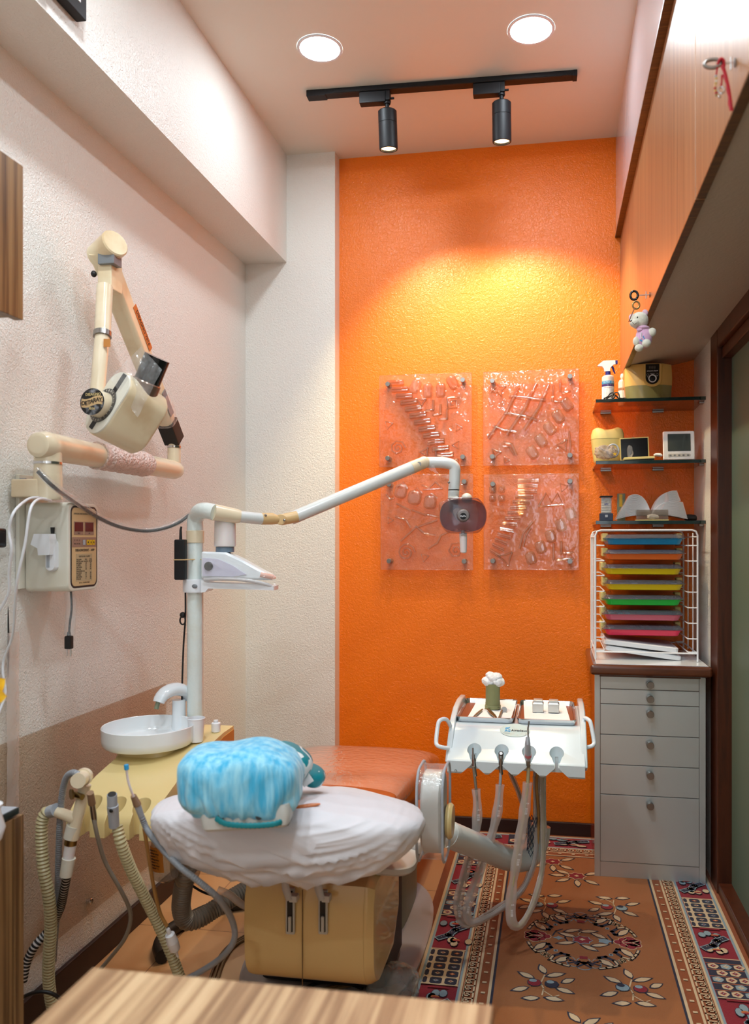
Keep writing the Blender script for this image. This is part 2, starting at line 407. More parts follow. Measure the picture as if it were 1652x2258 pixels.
def frame(o, x, y, z=None):
    x = V(x).normalized(); y = V(y).normalized(); z = V(z).normalized() if z else x.cross(y)
    T = Matrix((x, y, z)).transposed().to_4x4(); T.translation = V(o); return T
def nz(p, s=1.0): return noise.noise(V(p) * s)
def hits(pts): return [at(*p) for p in pts]
# ================================================================== the room
XL, XR, YF, ZC, YB = -1.335, .575, 3.41, 2.93, -1.7
def st(name, mb, m, smooth=False): return mb.build(name, m, kind='structure', smooth=smooth)
st('floor', M().box((XL - .1, YB - .1, -.1), (XR + .4, YF + .1, 0)), 'floor')
st('ceiling', M().box((XL - .1, YB - .1, ZC), (XR + .4, YF + .1, ZC + .1)), 'ceil')
st('wall_left', M().box((XL - .1, YB, 0), (XL, YF, ZC)), 'white_wall')
st('wall_far', M().box((-.935, YF, 0), (XR + .1, YF + .1, ZC)), 'orange')
st('wall_far_left', M().box((XL, 3.34, 0), (-.928, YF + .1, ZC)), 'white_wall')
st('wall_back', M().box((XL - .1, YB - .1, 0), (.06, YB, ZC)).box((.56, YB - .1, 0), (XR + .4, YB, ZC)).box((.06, YB - .1, 0), (.56, YB, .75)).box((.06, YB - .1, 2.35), (.56, YB, ZC)), 'white_wall')
st('window_1', M().box((.06, YB - .06, .75), (.56, YB - .03, .79)).box((.06, YB - .06, 2.31), (.56, YB - .03, 2.35)).box((.06, YB - .06, .79), (.09, YB - .03, 2.31)).box((.53, YB - .06, .79), (.56, YB - .03, 2.31)).box((.298, YB - .06, .79), (.322, YB - .03, 2.31)), 'white')
st('wall_right', M().box((XR, 3.04, 0), (XR + .1, YF, ZC)).box((XR + .01, YB, 2.0), (XR + .1, 3.04, ZC)).box((XR, YB, 0), (XR + .1, .75, 2.0)), 'white_wall')
st('wall_right_upper', M().box((.262, .2, 2.518), (XR, YF - .001, ZC)), 'panel_gloss')
st('trim_1', M().box((XL, YB, 2.462), (-1.146, 3.34, ZC)), 'white_wall')
# sloping painted soffit under the overhead cupboards
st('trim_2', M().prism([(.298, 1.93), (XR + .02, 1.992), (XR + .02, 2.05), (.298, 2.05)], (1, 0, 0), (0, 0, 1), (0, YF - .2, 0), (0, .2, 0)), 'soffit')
st('baseboard_left', M().box((XL, YB, 0), (XL + .014, 3.34, .075), .003), 'base_brown')
st('baseboard_far', M().box((-.928, YF - .014, 0), (XR, YF, .062), .003), 'base_brown')
# door in the right wall
st('door_1', M().box((XR + .045, .8, .03), (XR + .055, 2.94, 1.94)), 'green_glass_door')
f_ = M().box((XR - .004, 2.925, 0), (XR + .09, 3.045, 2.0), .004).box((XR - .004, .81, 1.925), (XR + .09, 2.924, 2.0), .004)
f_.box((XR + .012, .72, 1.885), (XR + .08, 2.924, 1.924), .003).box((XR + .0, .72, 0), (XR + .09, 3.0, .045), .003).box((XR - .004, .72, 0), (XR + .09, .8, 2.0))
st('trim_3', f_, 'dark_wood')

# overhead cupboards along the right wall
r = thing('overhead_cabinet', 'long glossy brown veneer overhead cabinet along the right wall above the door', 'cabinet', (.43, 1.8, 1.93))
M().box((.301, .25, 1.99), (XR - .001, YF - .002, 2.505)).build('body', 'veneer', r)
for a, b in ((.55, 1.643), (1.649, YF - .004)):
    M().box((.28, a, 1.925), (.3, b, 2.508), .0015).build('door', 'veneer', r)
M().box((.288, 1.6431, 1.9265), (.3008, 1.6489, 2.507)).build('door_gap', 'ink', r)  # dark strip put between the doors to stand in for shade in the gap
M().box((.281, .55, 1.9235), (.299, 1.64, 1.9262)).box((.281, 1.652, 1.9235), (.299, YF - .006, 1.9262)).build('door_edge', 'veneer_edge', r)
M().box((.258, .5, 2.508), (.285, YF - .004, 2.516), .001).build('ledge', 'veneer_edge', r)

# round recessed lamps: the two in view, plus unseen brighter ones added behind for fill
def downlight(x, y, label, lm='lamp'):
    r = thing('ceiling_lamp', label, 'ceiling lamp', (x, y, ZC - .003), 'round recessed ceiling lamps')
    M().lathe([(.068, -.001), (.0765, -.001), (.0775, .0005), (.0775, .0028)], (x, y, ZC - .003), 40, cap=(False, False)).build('rim', 'lamp_rim', r)
    M().lathe([(.0, -.002), (.03, -.0019), (.055, -.0015), (.068, -.001), (.0685, .0025)], (x, y, ZC - .003), 40, cap=(True, True)).build('diffuser', lm, r)
downlight(-.784, 2.63, 'round white recessed ceiling lamp, the one nearer the beam')
downlight(-.069, 2.646, 'round white recessed ceiling lamp, the one nearer the overhead cabinet')
for x, y, q in ((-.784, 1.35, 'second row beside the beam'), (-.069, 1.35, 'second row beside the overhead cabinet'), (-.784, .0, 'third row beside the beam'), (-.069, .0, 'third row beside the overhead cabinet'), (-.43, -1.2, 'closest to the back wall')):
    downlight(x, y, 'round white recessed ceiling lamp, ' + q, 'lamp_bright')

# track with two spots
ya = 2.895
A = atz(681, 207, ZC); B = atz(1271, 158, ZC); A.y = 2.885; B.y = 2.915
r = thing('lighting_track', 'long black ceiling track carrying two spotlights', 'light track', tuple((A + B) / 2))
dr = (B - A).normalized(); nr = V((-dr.y, dr.x, 0))
def tb(u0, u1, w0, w1, z0, z1, bev=.001):
    T = frame(A, dr, nr, (0, 0, 1)); return M().box((u0, w0, z0), (u1, w1, z1), bev, T=T)
L = (B - A).length
tb(0, L, -.018, .018, -.02, -.0005).build('rail', 'black', r)
tb(-.002, .07, -.019, .019, -.023, -.0005).build('feed_cap', 'black', r)
tb(L - .012, L + .003, -.019, .019, -.022, -.0005).build('end_cap', 'black', r)
m_ = tb(.1, L - .02, -.0185, -.0175, -.0195, -.017, 0); m_.build('slot', 'black_gloss', r)
def spot(px, pb, tilt, label):
    c = A + dr * ((atz(px, 200, ZC) - A).dot(dr))
    r = thing('spotlight', label, 'spotlight', tuple(c + V((0, 0, -.03))), 'black track spotlights')
    T = frame(c, dr, nr, (0, 0, 1))
    M().box((-.095, -.017, -.062), (.004, .017, -.021), .003, T=T).build('adapter_box', 'black', r)
    mm = M().box((.0, -.014, -.055), (.02, .014, -.02), .002, T=T)
    mm.build('bracket', 'black', r)
    j = c + dr * .008 + V((0, 0, -.055)); top = j + V((0, .002, -.032))
    M().tube([j, top], .0075, 14).lathe([(.012, 0), (.013, .004), (.012, .008)], j + V((0, 0, -.01)), 16).build('stem', 'black', r)
    M().cyl(j + V((.012, 0, .01)), j + V((.026, 0, .01)), .004, 10).build('lever', 'black', r)
    d = V((.01 * tilt, .12, -1)).normalized()
    M().lathe([(.004, 0), (.030, 0), (.0345, .004), (.0345, .045), (.0335, .046), (.0335, .048), (.0345, .049), (.0345, .136), (.0335, .139), (.029, .139), (.029, .13)], top, 36, axis=d, cap=(True, True)).build('housing', 'black', r)
    M().lathe([(0.001, .132), (.0285, .132)], top, 24, axis=d, cap=(True, True)).build('lens', 'spot_lens', r)
    ld = bpy.data.lights.new('spot_beam', 'SPOT'); lo = bpy.data.objects.new('spot_beam', ld); COL.objects.link(lo)
    ld.energy = SPOT_E; ld.color = (1, .76, .42); ld.spot_size = math.radians(102); ld.spot_blend = .5; ld.shadow_soft_size = .02
    lo.parent = r; lo.location = top + d * .145 - V(r['_w'])
    aim = V((.34 * tilt, .30, -1)).normalized(); lo.rotation_euler = aim.to_track_quat('-Z', 'Y').to_euler()
spot(852, 0, 1.0, 'black cylinder spotlight on the track, the one nearer the beam')
spot(1103, 0, .3, 'black cylinder spotlight on the track, the one nearer the overhead cabinet')

# picture frame high on the beam
q = atx(190, 48, -1.12)
r = thing('picture_frame', 'black framed picture hung high on the beam, cut off by the top', 'picture', (-1.12, 1.5, 2.54))
M().box((-1.1455, .9, q.z), (-1.118, q.y, 2.9), .003).build('frame', 'black', r)
M().box((-1.119, .93, q.z + .028), (-1.1165, q.y - .028, 2.88)).build('mat_board', 'white', r)
M().box((-1.1172, .95, q.z + .05), (-1.1155, q.y - .05, 2.87)).build('glass', 'mid_grey', r)
M().box((-1.1455, 1.45, q.z - .022), (-1.125, q.y - .13, q.z + .002), .003).build('bracket', 'black', r)

# fused glass art panels on steel standoffs
def art(pl, pt, pr_, pb, label, draw):
    tl = aty(pl, pt, YF - .03); br_ = aty(pr_, pb, YF - .03); tr = aty(pr_, pt, YF - .03); bl = aty(pl, pb, YF - .03)
    x0, x1 = (tl.x + bl.x) / 2, (tr.x + br_.x) / 2; z1 = (tl.z + tr.z) / 2; z0 = (bl.z + br_.z) / 2
    y = YF - .03
    r = thing('glass_art_panel', label, 'glass art panel', ((x0 + x1) / 2, y, z0), 'glass art panels on the orange wall')
    W, H = x1 - x0, z1 - z0
    g = M()
    def f(u, v):
        wv = nz((u * 6 + x0 * 9, v * 6, z0 * 7)) * .0022 + nz((u * 17, v * 17, x0 * 11)) * .001
        return (x0 + u * W, y - .006 - wv, z0 + v * H)
    g.grid(f, 48, 48)
    g.add([(x0, y, z0), (x1, y, z0), (x1, y, z1), (x0, y, z1)], [(0, 1, 2, 3)])
    for a_, b_ in (((x0, z0), (x1, z0)), ((x1, z0), (x1, z1)), ((x1, z1), (x0, z1)), ((x0, z1), (x0, z0))): g.tube([(a_[0], y - .004, a_[1]), (b_[0], y - .004, b_[1])], .0028, 8)
    def P2(u, v, d=.0): return V((x0 + u * W, y - .008 - d, z0 + v * H))
    def bar(u0, v0, u1, v1, w_=.013):      # rounded raised bar
        a, b = P2(u0, v0), P2(u1, v1); g.tube([a, a.lerp(b, .06), a.lerp(b, .94), b], [w_ * .3, w_ * .5, w_ * .5, w_ * .3], 10, 1)
    def pad(u, v, wd, hg, ang=0, k=4):    # cushion-like tile
        c, s_ = math.cos(ang), math.sin(ang); T = Matrix.Translation(P2(u, v, -.001)) @ Matrix.Rotation(-ang, 4, 'Y') @ Matrix.Rotation(pi / 2, 4, 'X')
        rr_ = min(wd, hg) * .42 * W
        g.rr([(0, wd * W / 2 + .004, hg * W / 2 + .004, rr_), (.006, wd * W / 2, hg * W / 2, rr_), (.0085, wd * W / 2 - .006, hg * W / 2 - .006, rr_ - .004)], T=T, k=4, mat=1)
    def line(ps, w_=.006):
        g.tube([P2(*q) for q in ps], w_, 8, 1)
    def spiral(u, v, R, turns=2.2, k=7, ph=0, w_=.004):
        n_ = int(turns * k); line([(u + R * (1 - i / n_) * math.cos(ph + 2 * pi * i / k), v + R * (1 - i / n_) * math.sin(ph + 2 * pi * i / k)) for i in range(n_)], w_)
    def tri(u, v, s_, a=0): line([(u + s_ * math.cos(a + k * 2 * pi / 3), v + s_ * math.sin(a + k * 2 * pi / 3)) for k in (0, 1, 2, 0)], .0035)
    def star(u, v, R, k=4, a=0): line([(u + R * (1 if i % 2 == 0 else .4) * math.cos(a + pi * i / k), v + R * (1 if i % 2 == 0 else .4) * math.sin(a + pi * i / k)) for i in range(2 * k + 1)], .005)
    draw(bar, pad, line, spiral, tri, star)
    g.build('glass', ['glass_art', 'glass_relief'], r, ang=60)
    for u, v in ((.095, .9), (.91, .92), (.095, .09), (.91, .09)):
        a = V((x0 + u * W, YF, z0 + v * H))
        M().cyl(a, a + V((0, -.052, 0)), .0105, 20, bev=.001).build('standoff', 'steel_dark', r)
def d1(bar, pad, line, spiral, tri, star):
    for i in range(13):
        u = .08 + .05 * i * .75 + .012 * i; v = .93 - i * .074; sl = .0 if i < 3 else .02
        bar(u, v, u + .19, v + sl, .016); bar(u, v - .028, u + .19, v - .028 + sl, .016)
    pad(.39, .87, .09, .14, -.5); pad(.53, .82, .08, .14); pad(.67, .82, .085, .14); pad(.80, .90, .09, .14, .5)
    spiral(.80, .67, .10, 2.2, 4, pi / 4, .005); spiral(.2, .2, .09, 2.4, 7); tri(.1, .46, .05, .3); tri(.86, .41, .045); tri(.84, .22, .05, pi)
    star(.46, .70, .06, 3, .5)
    for a, b in ((.5, .6), (.58, .55), (.65, .5)): bar(a, b, a + .1, b + .01, .012); bar(a + .09, b, a + .09, b + .12, .012)
    bar(.60, .17, .72, .17); bar(.62, .2, .62, .1, .012); star(.5, .15, .06, 3, 1); bar(.62, .09, .75, .09)
def d2(bar, pad, line, spiral, tri, star):
    for a in ((.37, .82, .05, .28), (.56, .86, .25, .32), (.69, .84, .43, .37)): 
        line([(a[0], a[1]), ((a[0] + a[2]) / 2 + .03, (a[1] + a[3]) / 2), (a[2], a[3])], .009)
    line([(.27, .73), (.45, .71), (.66, .68)], .009); line([(.22, .55), (.42, .52), (.57, .47)], .008); line([(.1, .42), (.22, .37), (.35, .35)], .008)
    for i in range(5): pad(.52 + i * .09, .13 + i * .125, .09, .13, .6)
    star(.16, .81, .085, 4, .4); bar(.74, .66, .85, .66, .012); bar(.73, .66, .74, .84, .012); bar(.82, .75, .92, .77, .012); bar(.81, .76, .81, .9, .012)
    star(.13, .13, .06, 3, .2); line([(.22, .24), (.3, .22), (.35, .1)], .007); line([(.2, .2), (.28, .19), (.33, .1)], .005); star(.84, .2, .07, 3, 1); line([(.9, .35), (.92, .2), (.9, .1)], .005)
    line([(.04, .3), (.14, .42)], .006); star(.24, .05, .04, 3)
def d3(bar, pad, line, spiral, tri, star):
    pad(.22, .83, .12, .14, -.25); pad(.37, .76, .13, .14, -.2); pad(.54, .71, .12, .13, -.15); pad(.7, .66, .11, .12)
    line([(.18, .87), (.25, .92), (.3, .85)], .004); line([(.34, .81), (.4, .86), (.46, .8)], .004); line([(.5, .76), (.56, .8), (.62, .75)], .004)
    line([(.45, .89), (.53, .86), (.6, .92), (.68, .85), (.46, .84)], .0045)
    for ps in (((.16, .56), (.28, .52), (.33, .44)), ((.22, .3), (.38, .44), (.5, .48), (.62, .52)), ((.38, .46), (.48, .38), (.6, .36)), ((.52, .22), (.62, .28), (.66, .36), (.75, .4)), ((.17, .7), (.25, .66), (.33, .62)), ((.34, .63), (.42, .6), (.5, .57)), ((.5, .58), (.6, .56), (.7, .54)), ((.06, .8), (.1, .74), (.15, .76))):
        line(ps, .0055)
    spiral(.28, .18, .10, 2.3, 10); spiral(.82, .2, .1, 2.2, 6); tri(.48, .13, .05, .3); tri(.1, .52, .04)
def d4(bar, pad, line, spiral, tri, star):
    for i in range(14):
        v = .94 - i * .056; u = .36 - max(0, i - 2) * .027; dv = 0 if i < 8 else .004 * (i - 7)
        line([(u, v), (u + .22 - .008 * i, v + .0 - dv * 3)], .0065); line([(u, v - .02), (u + .22 - .008 * i, v - .02 - dv * 3)], .004)
    for u, v in ((.09, .84), (.19, .84), (.09, .75), (.19, .75)): pad(u, v, .055, .055)
    line([(.58, .66), (.66, .8), (.72, .7), (.78, .8), (.84, .68), (.58, .66)], .005); tri(.84, .86, .05, .2)
    for i in range(5): pad(.5 + i * .105, .12 + i * .115, .09, .12, .3)
    line([(.38, .22), (.42, .38), (.52, .5)], .006); line([(.42, .24), (.45, .36), (.5, .44)], .005); star(.24, .12, .09, 3, .8)
    bar(.74, .28, .74, .1, .012); bar(.76, .1, .95, .12, .012); bar(.82, .3, .82, .16, .012); bar(.84, .17, .95, .18, .012)
art(838, 826, 1040, 1028, 'clear relief glass panel showing a ladder of bars above the lamp arm', d1)
art(1067, 818, 1276, 1025, 'clear relief glass panel with a bent lattice, highest near the shelves', d2)
art(841, 1047, 1043, 1256, 'clear relief glass panel with house shapes partly hidden by the dental lamp', d3)
art(1068, 1046, 1276, 1256, 'clear relief glass panel with four small rounds and a stair of bars', d4)

# clear acrylic splash sheet low on the left wall
r = thing('splash_guard', 'clear acrylic splash sheet screwed low on the left wall', 'splash guard', (XL + .004, 1.9, .16))
M().box((XL + .001, .95, .16), (XL + .005, 2.60, .748), .0005).build('sheet', 'acrylic', r)
for px, py in ((196, 1987), (372, 1528)):
    a = atx(px, py, XL + .006)
    M().cyl(a - V((.004, 0, 0)), a + V((.01, 0, 0)), .009, 16, bev=.002).build('screw', 'chrome', r)

# ------------------------------------------------------------------ rug
RX = .0915; RYC = 2.514
r_ = M()
PAL = ['r_field', 'r_brown', 'r_cream', 'r_blue', 'r_red', 'r_navy', 'r_orange']
for nme, c in (('r_field', (148, 90, 47)), ('r_brown', (132, 66, 26)), ('r_cream', (196, 172, 140)), ('r_blue', (130, 150, 160)), ('r_red', (128, 12, 34)), ('r_navy', (26, 28, 52)), ('r_orange', (188, 100, 46))):
    MT[nme] = mat('rug_pile_' + nme[2:], c, .95, bump=(420, .5, .002), sheen=.15)
FI, BRN, CR, BL, RD, NV, OR = range(7)
Z0 = .008
def rp(pts, z, m_): r_.add([(RX + x, RYC + y, Z0 + z * .00035) for x, y in pts], [tuple(range(len(pts)))], m_)
def rect(x0, y0, x1, y1, z, m_): rp([(x0, y0), (x1, y0), (x1, y1), (x0, y1)], z, m_)
def rib_(ps, w_, z, m_):
    for (a, b), (c, d) in zip(ps, ps[1:]):
        dx, dy = c - a, d - b; Ln = math.hypot(dx, dy) or 1e-6; ex, ey = dx / Ln * w_ / 2, dy / Ln * w_ / 2
        rp([(a - ex - ey, b - ey + ex), (a - ex + ey, b - ey - ex), (c + ex + ey, d + ey - ex), (c + ex - ey, d + ey + ex)], z, m_)
def disc(x, y, rx, ry, z, m_, k=12, wob=0, a0=0):
    rp([(x + rx * (1 + wob * math.cos(i * pi)) * math.cos(a0 + 2 * pi * i / k), y + ry * (1 + wob * math.cos(i * pi)) * math.sin(a0 + 2 * pi * i / k)) for i in range(k)], z, m_)
HX, HY0 = .497, RYC - 1.62; HYt = 3.395 - RYC
r_.box((RX - HX, 1.62, .0005), (RX + HX - .012, 3.395, Z0), .002, mat=BRN)
iy = HYt - .027
HXr = HX - .012
bands = [(.470, CR), (.4615, BL), (.4535, RD), (.350, BL), (.343, CR), (.337, BRN), (.299, CR), (.292, BRN), (.265, CR), (.257, NV), (.250, FI)]
for i, (h, c) in enumerate(bands):
    e = .25 - h                           # distance from the field edge (negative)
    rect(-h, -(.645 - e), h, .645 - e, i + 1, c)
Zt = 14
# key fret and dots along the sides, and across the far end
def key(u, v, s_, fl):     # one meander unit around (u,v)
    k = [(-.5, -.5), (-.5, .38), (.42, .38), (.42, -.28), (-.12, -.28), (-.12, .08), (.12, .08)]
    return [(u + fl * a * s_, v + b * s_) for a, b in k]
for sgn in (-1, 1):
    y = -.88
    while y < .66:
        rib_(key(sgn * .318, y, .027, sgn), .0045, Zt, CR); rib_([(sgn * .3315, y - .016), (sgn * .3315, y + .016)], .003, Zt, CR); y += .031
    y = -.86
    while y < .65: rect(sgn * .2785 - .006, y - .004, sgn * .2785 + .006, y + .004, Zt, CR); y += .052
x = -.33
while x < .34:
    rib_([(b + x - .713, a) for a, b in key(.713, .713, .027, 1)], .0045, Zt, CR); x += .031
x = -.27
while x < .3: rect(x - .006, .6685, x + .006, .6765, Zt, CR); x += .052
def motif_red(x, y, w_, h_, seed):
    rr2 = random.Random(seed)
    for _ in range(2):
        cx = x + rr2.uniform(-.2, .2) * w_; cy = y + (-.26, .26)[_] * h_; c = (CR, BL)[_]
        for k in range(4):
            a = rr2.uniform(0, 6.28); ox, oy = .16 * w_ * math.cos(a), .1 * h_ * math.sin(a)
            disc(cx + ox + (k - 1.5) * .15 * w_, cy + oy * (k % 2), .11 * w_ + .002, .085 * h_ + .002, Zt + 1, NV, 9); disc(cx + ox + (k - 1.5) * .15 * w_, cy + oy * (k % 2), .11 * w_, .085 * h_, Zt + 2, c, 9)
        disc(cx, cy, .12 * w_, .035 * h_, Zt + 3, OR, 8); disc(cx + .02 * w_, cy - .02 * h_, .10 * w_, .02 * h_, Zt + 4, RD, 8)
    pts = [(x - .34 * w_, y - .22 * h_), (x - .1 * w_, y - .12 * h_), (x + .08 * w_, y + .06 * h_), (x + .3 * w_, y + .16 * h_)]
    rib_(pts, .026, Zt + 3, BL); rib_(pts, .019, Zt + 4, NV)
    for k in range(9): disc(x - .3 * w_ + k * .07 * w_, y - .19 * h_ + k * .042 * h_, .0016, .0016, Zt + 5, CR, 5)
def grid_(x0, y0, x1, y1):
    rect(x0, y0, x1, y1, Zt, CR); ny = max(1, round((y1 - y0) / .035)); ch = (y1 - y0) / ny; cw = (x1 - x0) / 2.4
    for j in range(ny):
        for i in range(3):
            a = x0 + (i - .6) * cw + .004; b = a + cw - .008; a = max(a, x0 + .001); b = min(b, x1 - .001)
            if b - a < .01: continue
            c, d = y0 + j * ch + .003, y0 + (j + 1) * ch - .003; q = .005
            rp([(a + q, c), (b - q, c), (b, c + q), (b, d - q), (b - q, d), (a + q, d), (a, d - q), (a, c + q)], Zt + 1, NV)
            mx_, my = (a + b) / 2, (c + d) / 2; cc = (OR, BL, CR)[(i + j) % 3]
            if b - a > .03:
                rp([(mx_ - .009, my), (mx_, my - .006), (mx_ + .009, my), (mx_, my + .006)], Zt + 2, cc); disc(mx_, my, .003, .003, Zt + 3, RD if cc != OR else CR, 6)
def hexes(x0, y0, x1, y1):
    rect(x0, y0, x1, y1, Zt, NV); k = 0; y = y0 + .02
    while y < y1 - .01:
        for i in range(3):
            x = x0 + .018 + i * .036 + (.018 if k % 2 else 0)
            if x > x1 - .01: continue
            disc(x, y, .0155, .0145, Zt + 1, (CR, CR, BL)[(i + k) % 3], 10, .08); disc(x, y, .008, .007, Zt + 2, (RD, RD, CR)[(i + k) % 3], 8, .25); disc(x, y, .0025, .0025, Zt + 3, BL, 6)
        rib_([(x0, y + .0165), (x1, y + .0165)], .0022, Zt + 1, OR); y += .036; k += 1
def side(sgn, segs):
    for kind, a, b in segs:
        a -= RYC; b -= RYC; x0, x1 = (.351, .4525) if sgn > 0 else (-.4525, -.351)
        if kind == 'r':
            motif_red((x0 + x1) / 2, (a + b) / 2, x1 - x0, b - a, int(a * 1000) + sgn)
            rect(x0 + .02, b - .004, x1 - .02, b + .004, Zt + 2, RD)
        elif kind == 'g': grid_(x0, a + .004, x1, b - .006)
        else: hexes(x0, a + .004, x1, b - .006)
        if kind != 'r': rib_([(x0, a + .003), (x1, a + .003)], .004, Zt + 2, CR); rib_([(x0, b - .004), (x1, b - .004)], .004, Zt + 2, CR)
side(-1, [('h', 3.02, 3.26), ('r', 2.81, 3.0), ('h', 2.60, 2.80), ('r', 2.395, 2.595), ('g', 2.19, 2.39), ('r', 1.98, 2.18), ('h', 1.78, 1.97)])
side(1, [('g', 3.05, 3.25), ('r', 2.871, 3.04), ('g', 2.65, 2.865), ('r', 2.471, 2.645), ('h', 2.25, 2.465), ('r', 2.02, 2.245), ('g', 1.8, 2.01)])
for x0, x1, kd in ((-.44, -.28, 'r'), (-.27, -.11, 'h'), (-.1, .08, 'r'), (.09, .2, 'h'), (.21, .4, 'r')):
    if kd == 'r': motif_red((x0 + x1) / 2, .797, (x1 - x0), .1, int(x0 * 999))
    else:
        rect(x0, .75, x1, .848, Zt, NV); x = x0 + .02
        while x < x1: disc(x, .797 + .02 * math.cos(x * 90), .015, .017, Zt + 1, CR, 10, .1); disc(x, .797 + .02 * math.cos(x * 90), .007, .007, Zt + 2, RD, 8, .2); x += .034
def leaf(x, y, L_, w_, a, z=Zt):
    c, s_ = math.cos(a), math.sin(a)
    def q(k, off=0): 
        ps = [(-.5, 0), (-.28, .34), (.05, .5), (.32, .3), (.55, .02), (.3, -.26), (0, -.42), (-.3, -.3)]
        return [(x + (u * L_ * k) * c - (v * w_ * k) * s_ + off, y + (u * L_ * k) * s_ + (v * w_ * k) * c) for u, v in ps]
    rp(q(1.22 * 1.35), z, NV); rp(q(.98 * 1.28, .0008), z + 1, CR)
def spray(px, py, a0, fruit, sx=1):
    p_ = atz(px, py, Z0); x, y = p_.x - RX, p_.y - RYC
    def W(u, v): c, s_ = math.cos(a0), math.sin(a0); return x + (u * c - v * s_) * sx, y + u * s_ + v * c
    rib_([W(0, -.05), W(.004, -.02), W(-.004, .01), W(.006, .05)], .004, Zt, CR)
    rib_([W(.004, -.03), W(.03, -.055), W(.045, -.045)], .003, Zt, CR); rib_([W(0, 0), W(-.03, -.012), W(-.04, .0)], .003, Zt, CR)
    for u, v, L_, a in ((-.045, .042, .036, 2.6), (.035, .055, .04, .4), (-.06, -.03, .035, 3.6), (.06, -.02, .036, -.4), (.03, -.065, .035, -.15), (-.03, -.07, .032, 3.3), (.0, .08, .034, 1.9), (.07, .03, .03, .6)):
        X_, Y_ = W(u, v); leaf(X_, Y_, L_, .017, a + a0)
    for u, c, c2 in ((-.022, fruit[0], fruit[1]), (.026, fruit[2], fruit[3])):
        X_, Y_ = W(u, .006); disc(X_, Y_, .0205, .0195, Zt + 2, NV, 14, .03); disc(X_, Y_, .018, .017, Zt + 3, c, 14, .03)
        disc(X_ - .004, Y_ + .009, .011, .008, Zt + 4, c2, 10)
spray(1356, 2003, pi, (BL, NV, RD, BL)); spray(1203, 1997, pi, (RD, BL, BL, NV))
spray(1196, 2175, 0, (RD, BL, NV, BL)); spray(1392, 2186, 0, (BL, NV, RD, BL)); spray(1290, 2290, .3, (NV, CR, BL, RD))
def peony(px, py):
    p_ = atz(px, py, Z0); x, y = p_.x - RX, p_.y - RYC
    for u, v, a in ((-.05, .03, 2.6), (.055, .03, .5), (-.05, -.04, 3.7), (.05, -.045, -.6), (0, -.06, -1.5), (-.07, 0, 3.1)): leaf(x + u, y + v, .04, .018, a)
    disc(x, y, .033, .030, Zt + 2, CR, 14, .12); disc(x, y, .029, .026, Zt + 3, RD, 14, .14); disc(x, y, .008, .007, Zt + 4, CR, 8, .2)
peony(1272, 1935); peony(1219, 1903)
# the round medallion
R0 = .175
def pc(a, rr_): return (rr_ * math.cos(a), rr_ * math.sin(a))
for k in range(4):
    A0 = k * pi / 2
    def R_(u, v): c, s_ = math.cos(A0), math.sin(A0); return (u * c - v * s_, u * s_ + v * c)
    red = k % 2 == 0
    x, y = R_(.142, 0)
    if red:
        for u, v, q in ((.155, 0, .02), (.145, .022, .016), (.145, -.022, .016), (.125, .014, .014), (.125, -.014, .014), (.108, 0, .012), (.165, .012, .012), (.165, -.012, .012)):
            X_, Y_ = R_(u, v); disc(X_, Y_, q + .0025, q + .0025, Zt, CR, 10); disc(X_, Y_, q, q, Zt + 1, RD, 10)
        rib_([R_(.17, .014), R_(.15, 0), R_(.17, -.014)], .003, Zt + 3, CR); rib_([R_(.15, .0), R_(.12, 0)], .003, Zt + 3, CR); rib_([R_(.135, .02), R_(.122, .005)], .0025, Zt + 3, CR); rib_([R_(.135, -.02), R_(.122, -.005)], .0025, Zt + 3, CR)
    else:
        for u, v, q in ((.155, 0, .022), (.145, .03, .018), (.145, -.03, .018), (.13, .0, .018), (.125, .04, .012), (.125, -.04, .012)):
            X_, Y_ = R_(u, v); disc(X_, Y_, q + .003, q + .003, Zt, BL, 12); disc(X_, Y_, q, q, Zt + 1, FI, 12)
        rib_([R_(.165, .018), R_(.148, 0), R_(.165, -.018)], .007, Zt + 3, NV)
        for sg in (1, -1): rib_([R_(.15, sg * .024), R_(.135, sg * .012), R_(.15, sg * .045)], .007, Zt + 3, NV); rib_([R_(.135, sg * .03), R_(.125, sg * .045)], .006, Zt + 3, NV)
        rect(*(min(R_(.105, -.012)[0], R_(.12, .012)[0]), min(R_(.105, -.012)[1], R_(.12, .012)[1]), max(R_(.105, -.012)[0], R_(.12, .012)[0]), max(R_(.105, -.012)[1], R_(.12, .012)[1])), Zt + 4, RD)
    for sg in (1, -1):
        arc = [R_(*(pc(sg * t_, .17))) for t_ in (.27, .38, .5, .62)]
        hook = arc + [R_(*pc(sg * .66, .145)), R_(*pc(sg * .6, .115)), R_(*pc(sg * .42, .112)), R_(*pc(sg * .4, .12))]
        rib_(hook, .0115, Zt, NV); rib_(arc + [R_(*pc(sg * .66, .147))], .006, Zt + 1, CR)
        X_, Y_ = R_(*pc(sg * .45, .143)); leaf(X_, Y_, .042, .019, A0 + sg * .9)
        cx_, cy_ = R_(*pc(sg * .74, .158)); rib_([(cx_ + .014 * (1 - i / 12) * math.cos(i * .8), cy_ + .014 * (1 - i / 12) * math.sin(i * .8)) for i in range(11)], .0042, Zt, CR)
    X_, Y_ = R_(*pc(pi / 4, .115)); rect(X_ - .006, Y_ - .006, X_ + .006, Y_ + .006, Zt, BL); rect(X_ - .003, Y_ - .003, X_ + .003, Y_ + .003, Zt + 1, NV)
disc(0, -.005, .03, .024, Zt + 1, BL, 14, .12); disc(0, -.005, .027, .021, Zt + 2, RD, 14, .16); disc(.0, -.003, .008, .007, Zt + 3, CR, 8, .3)
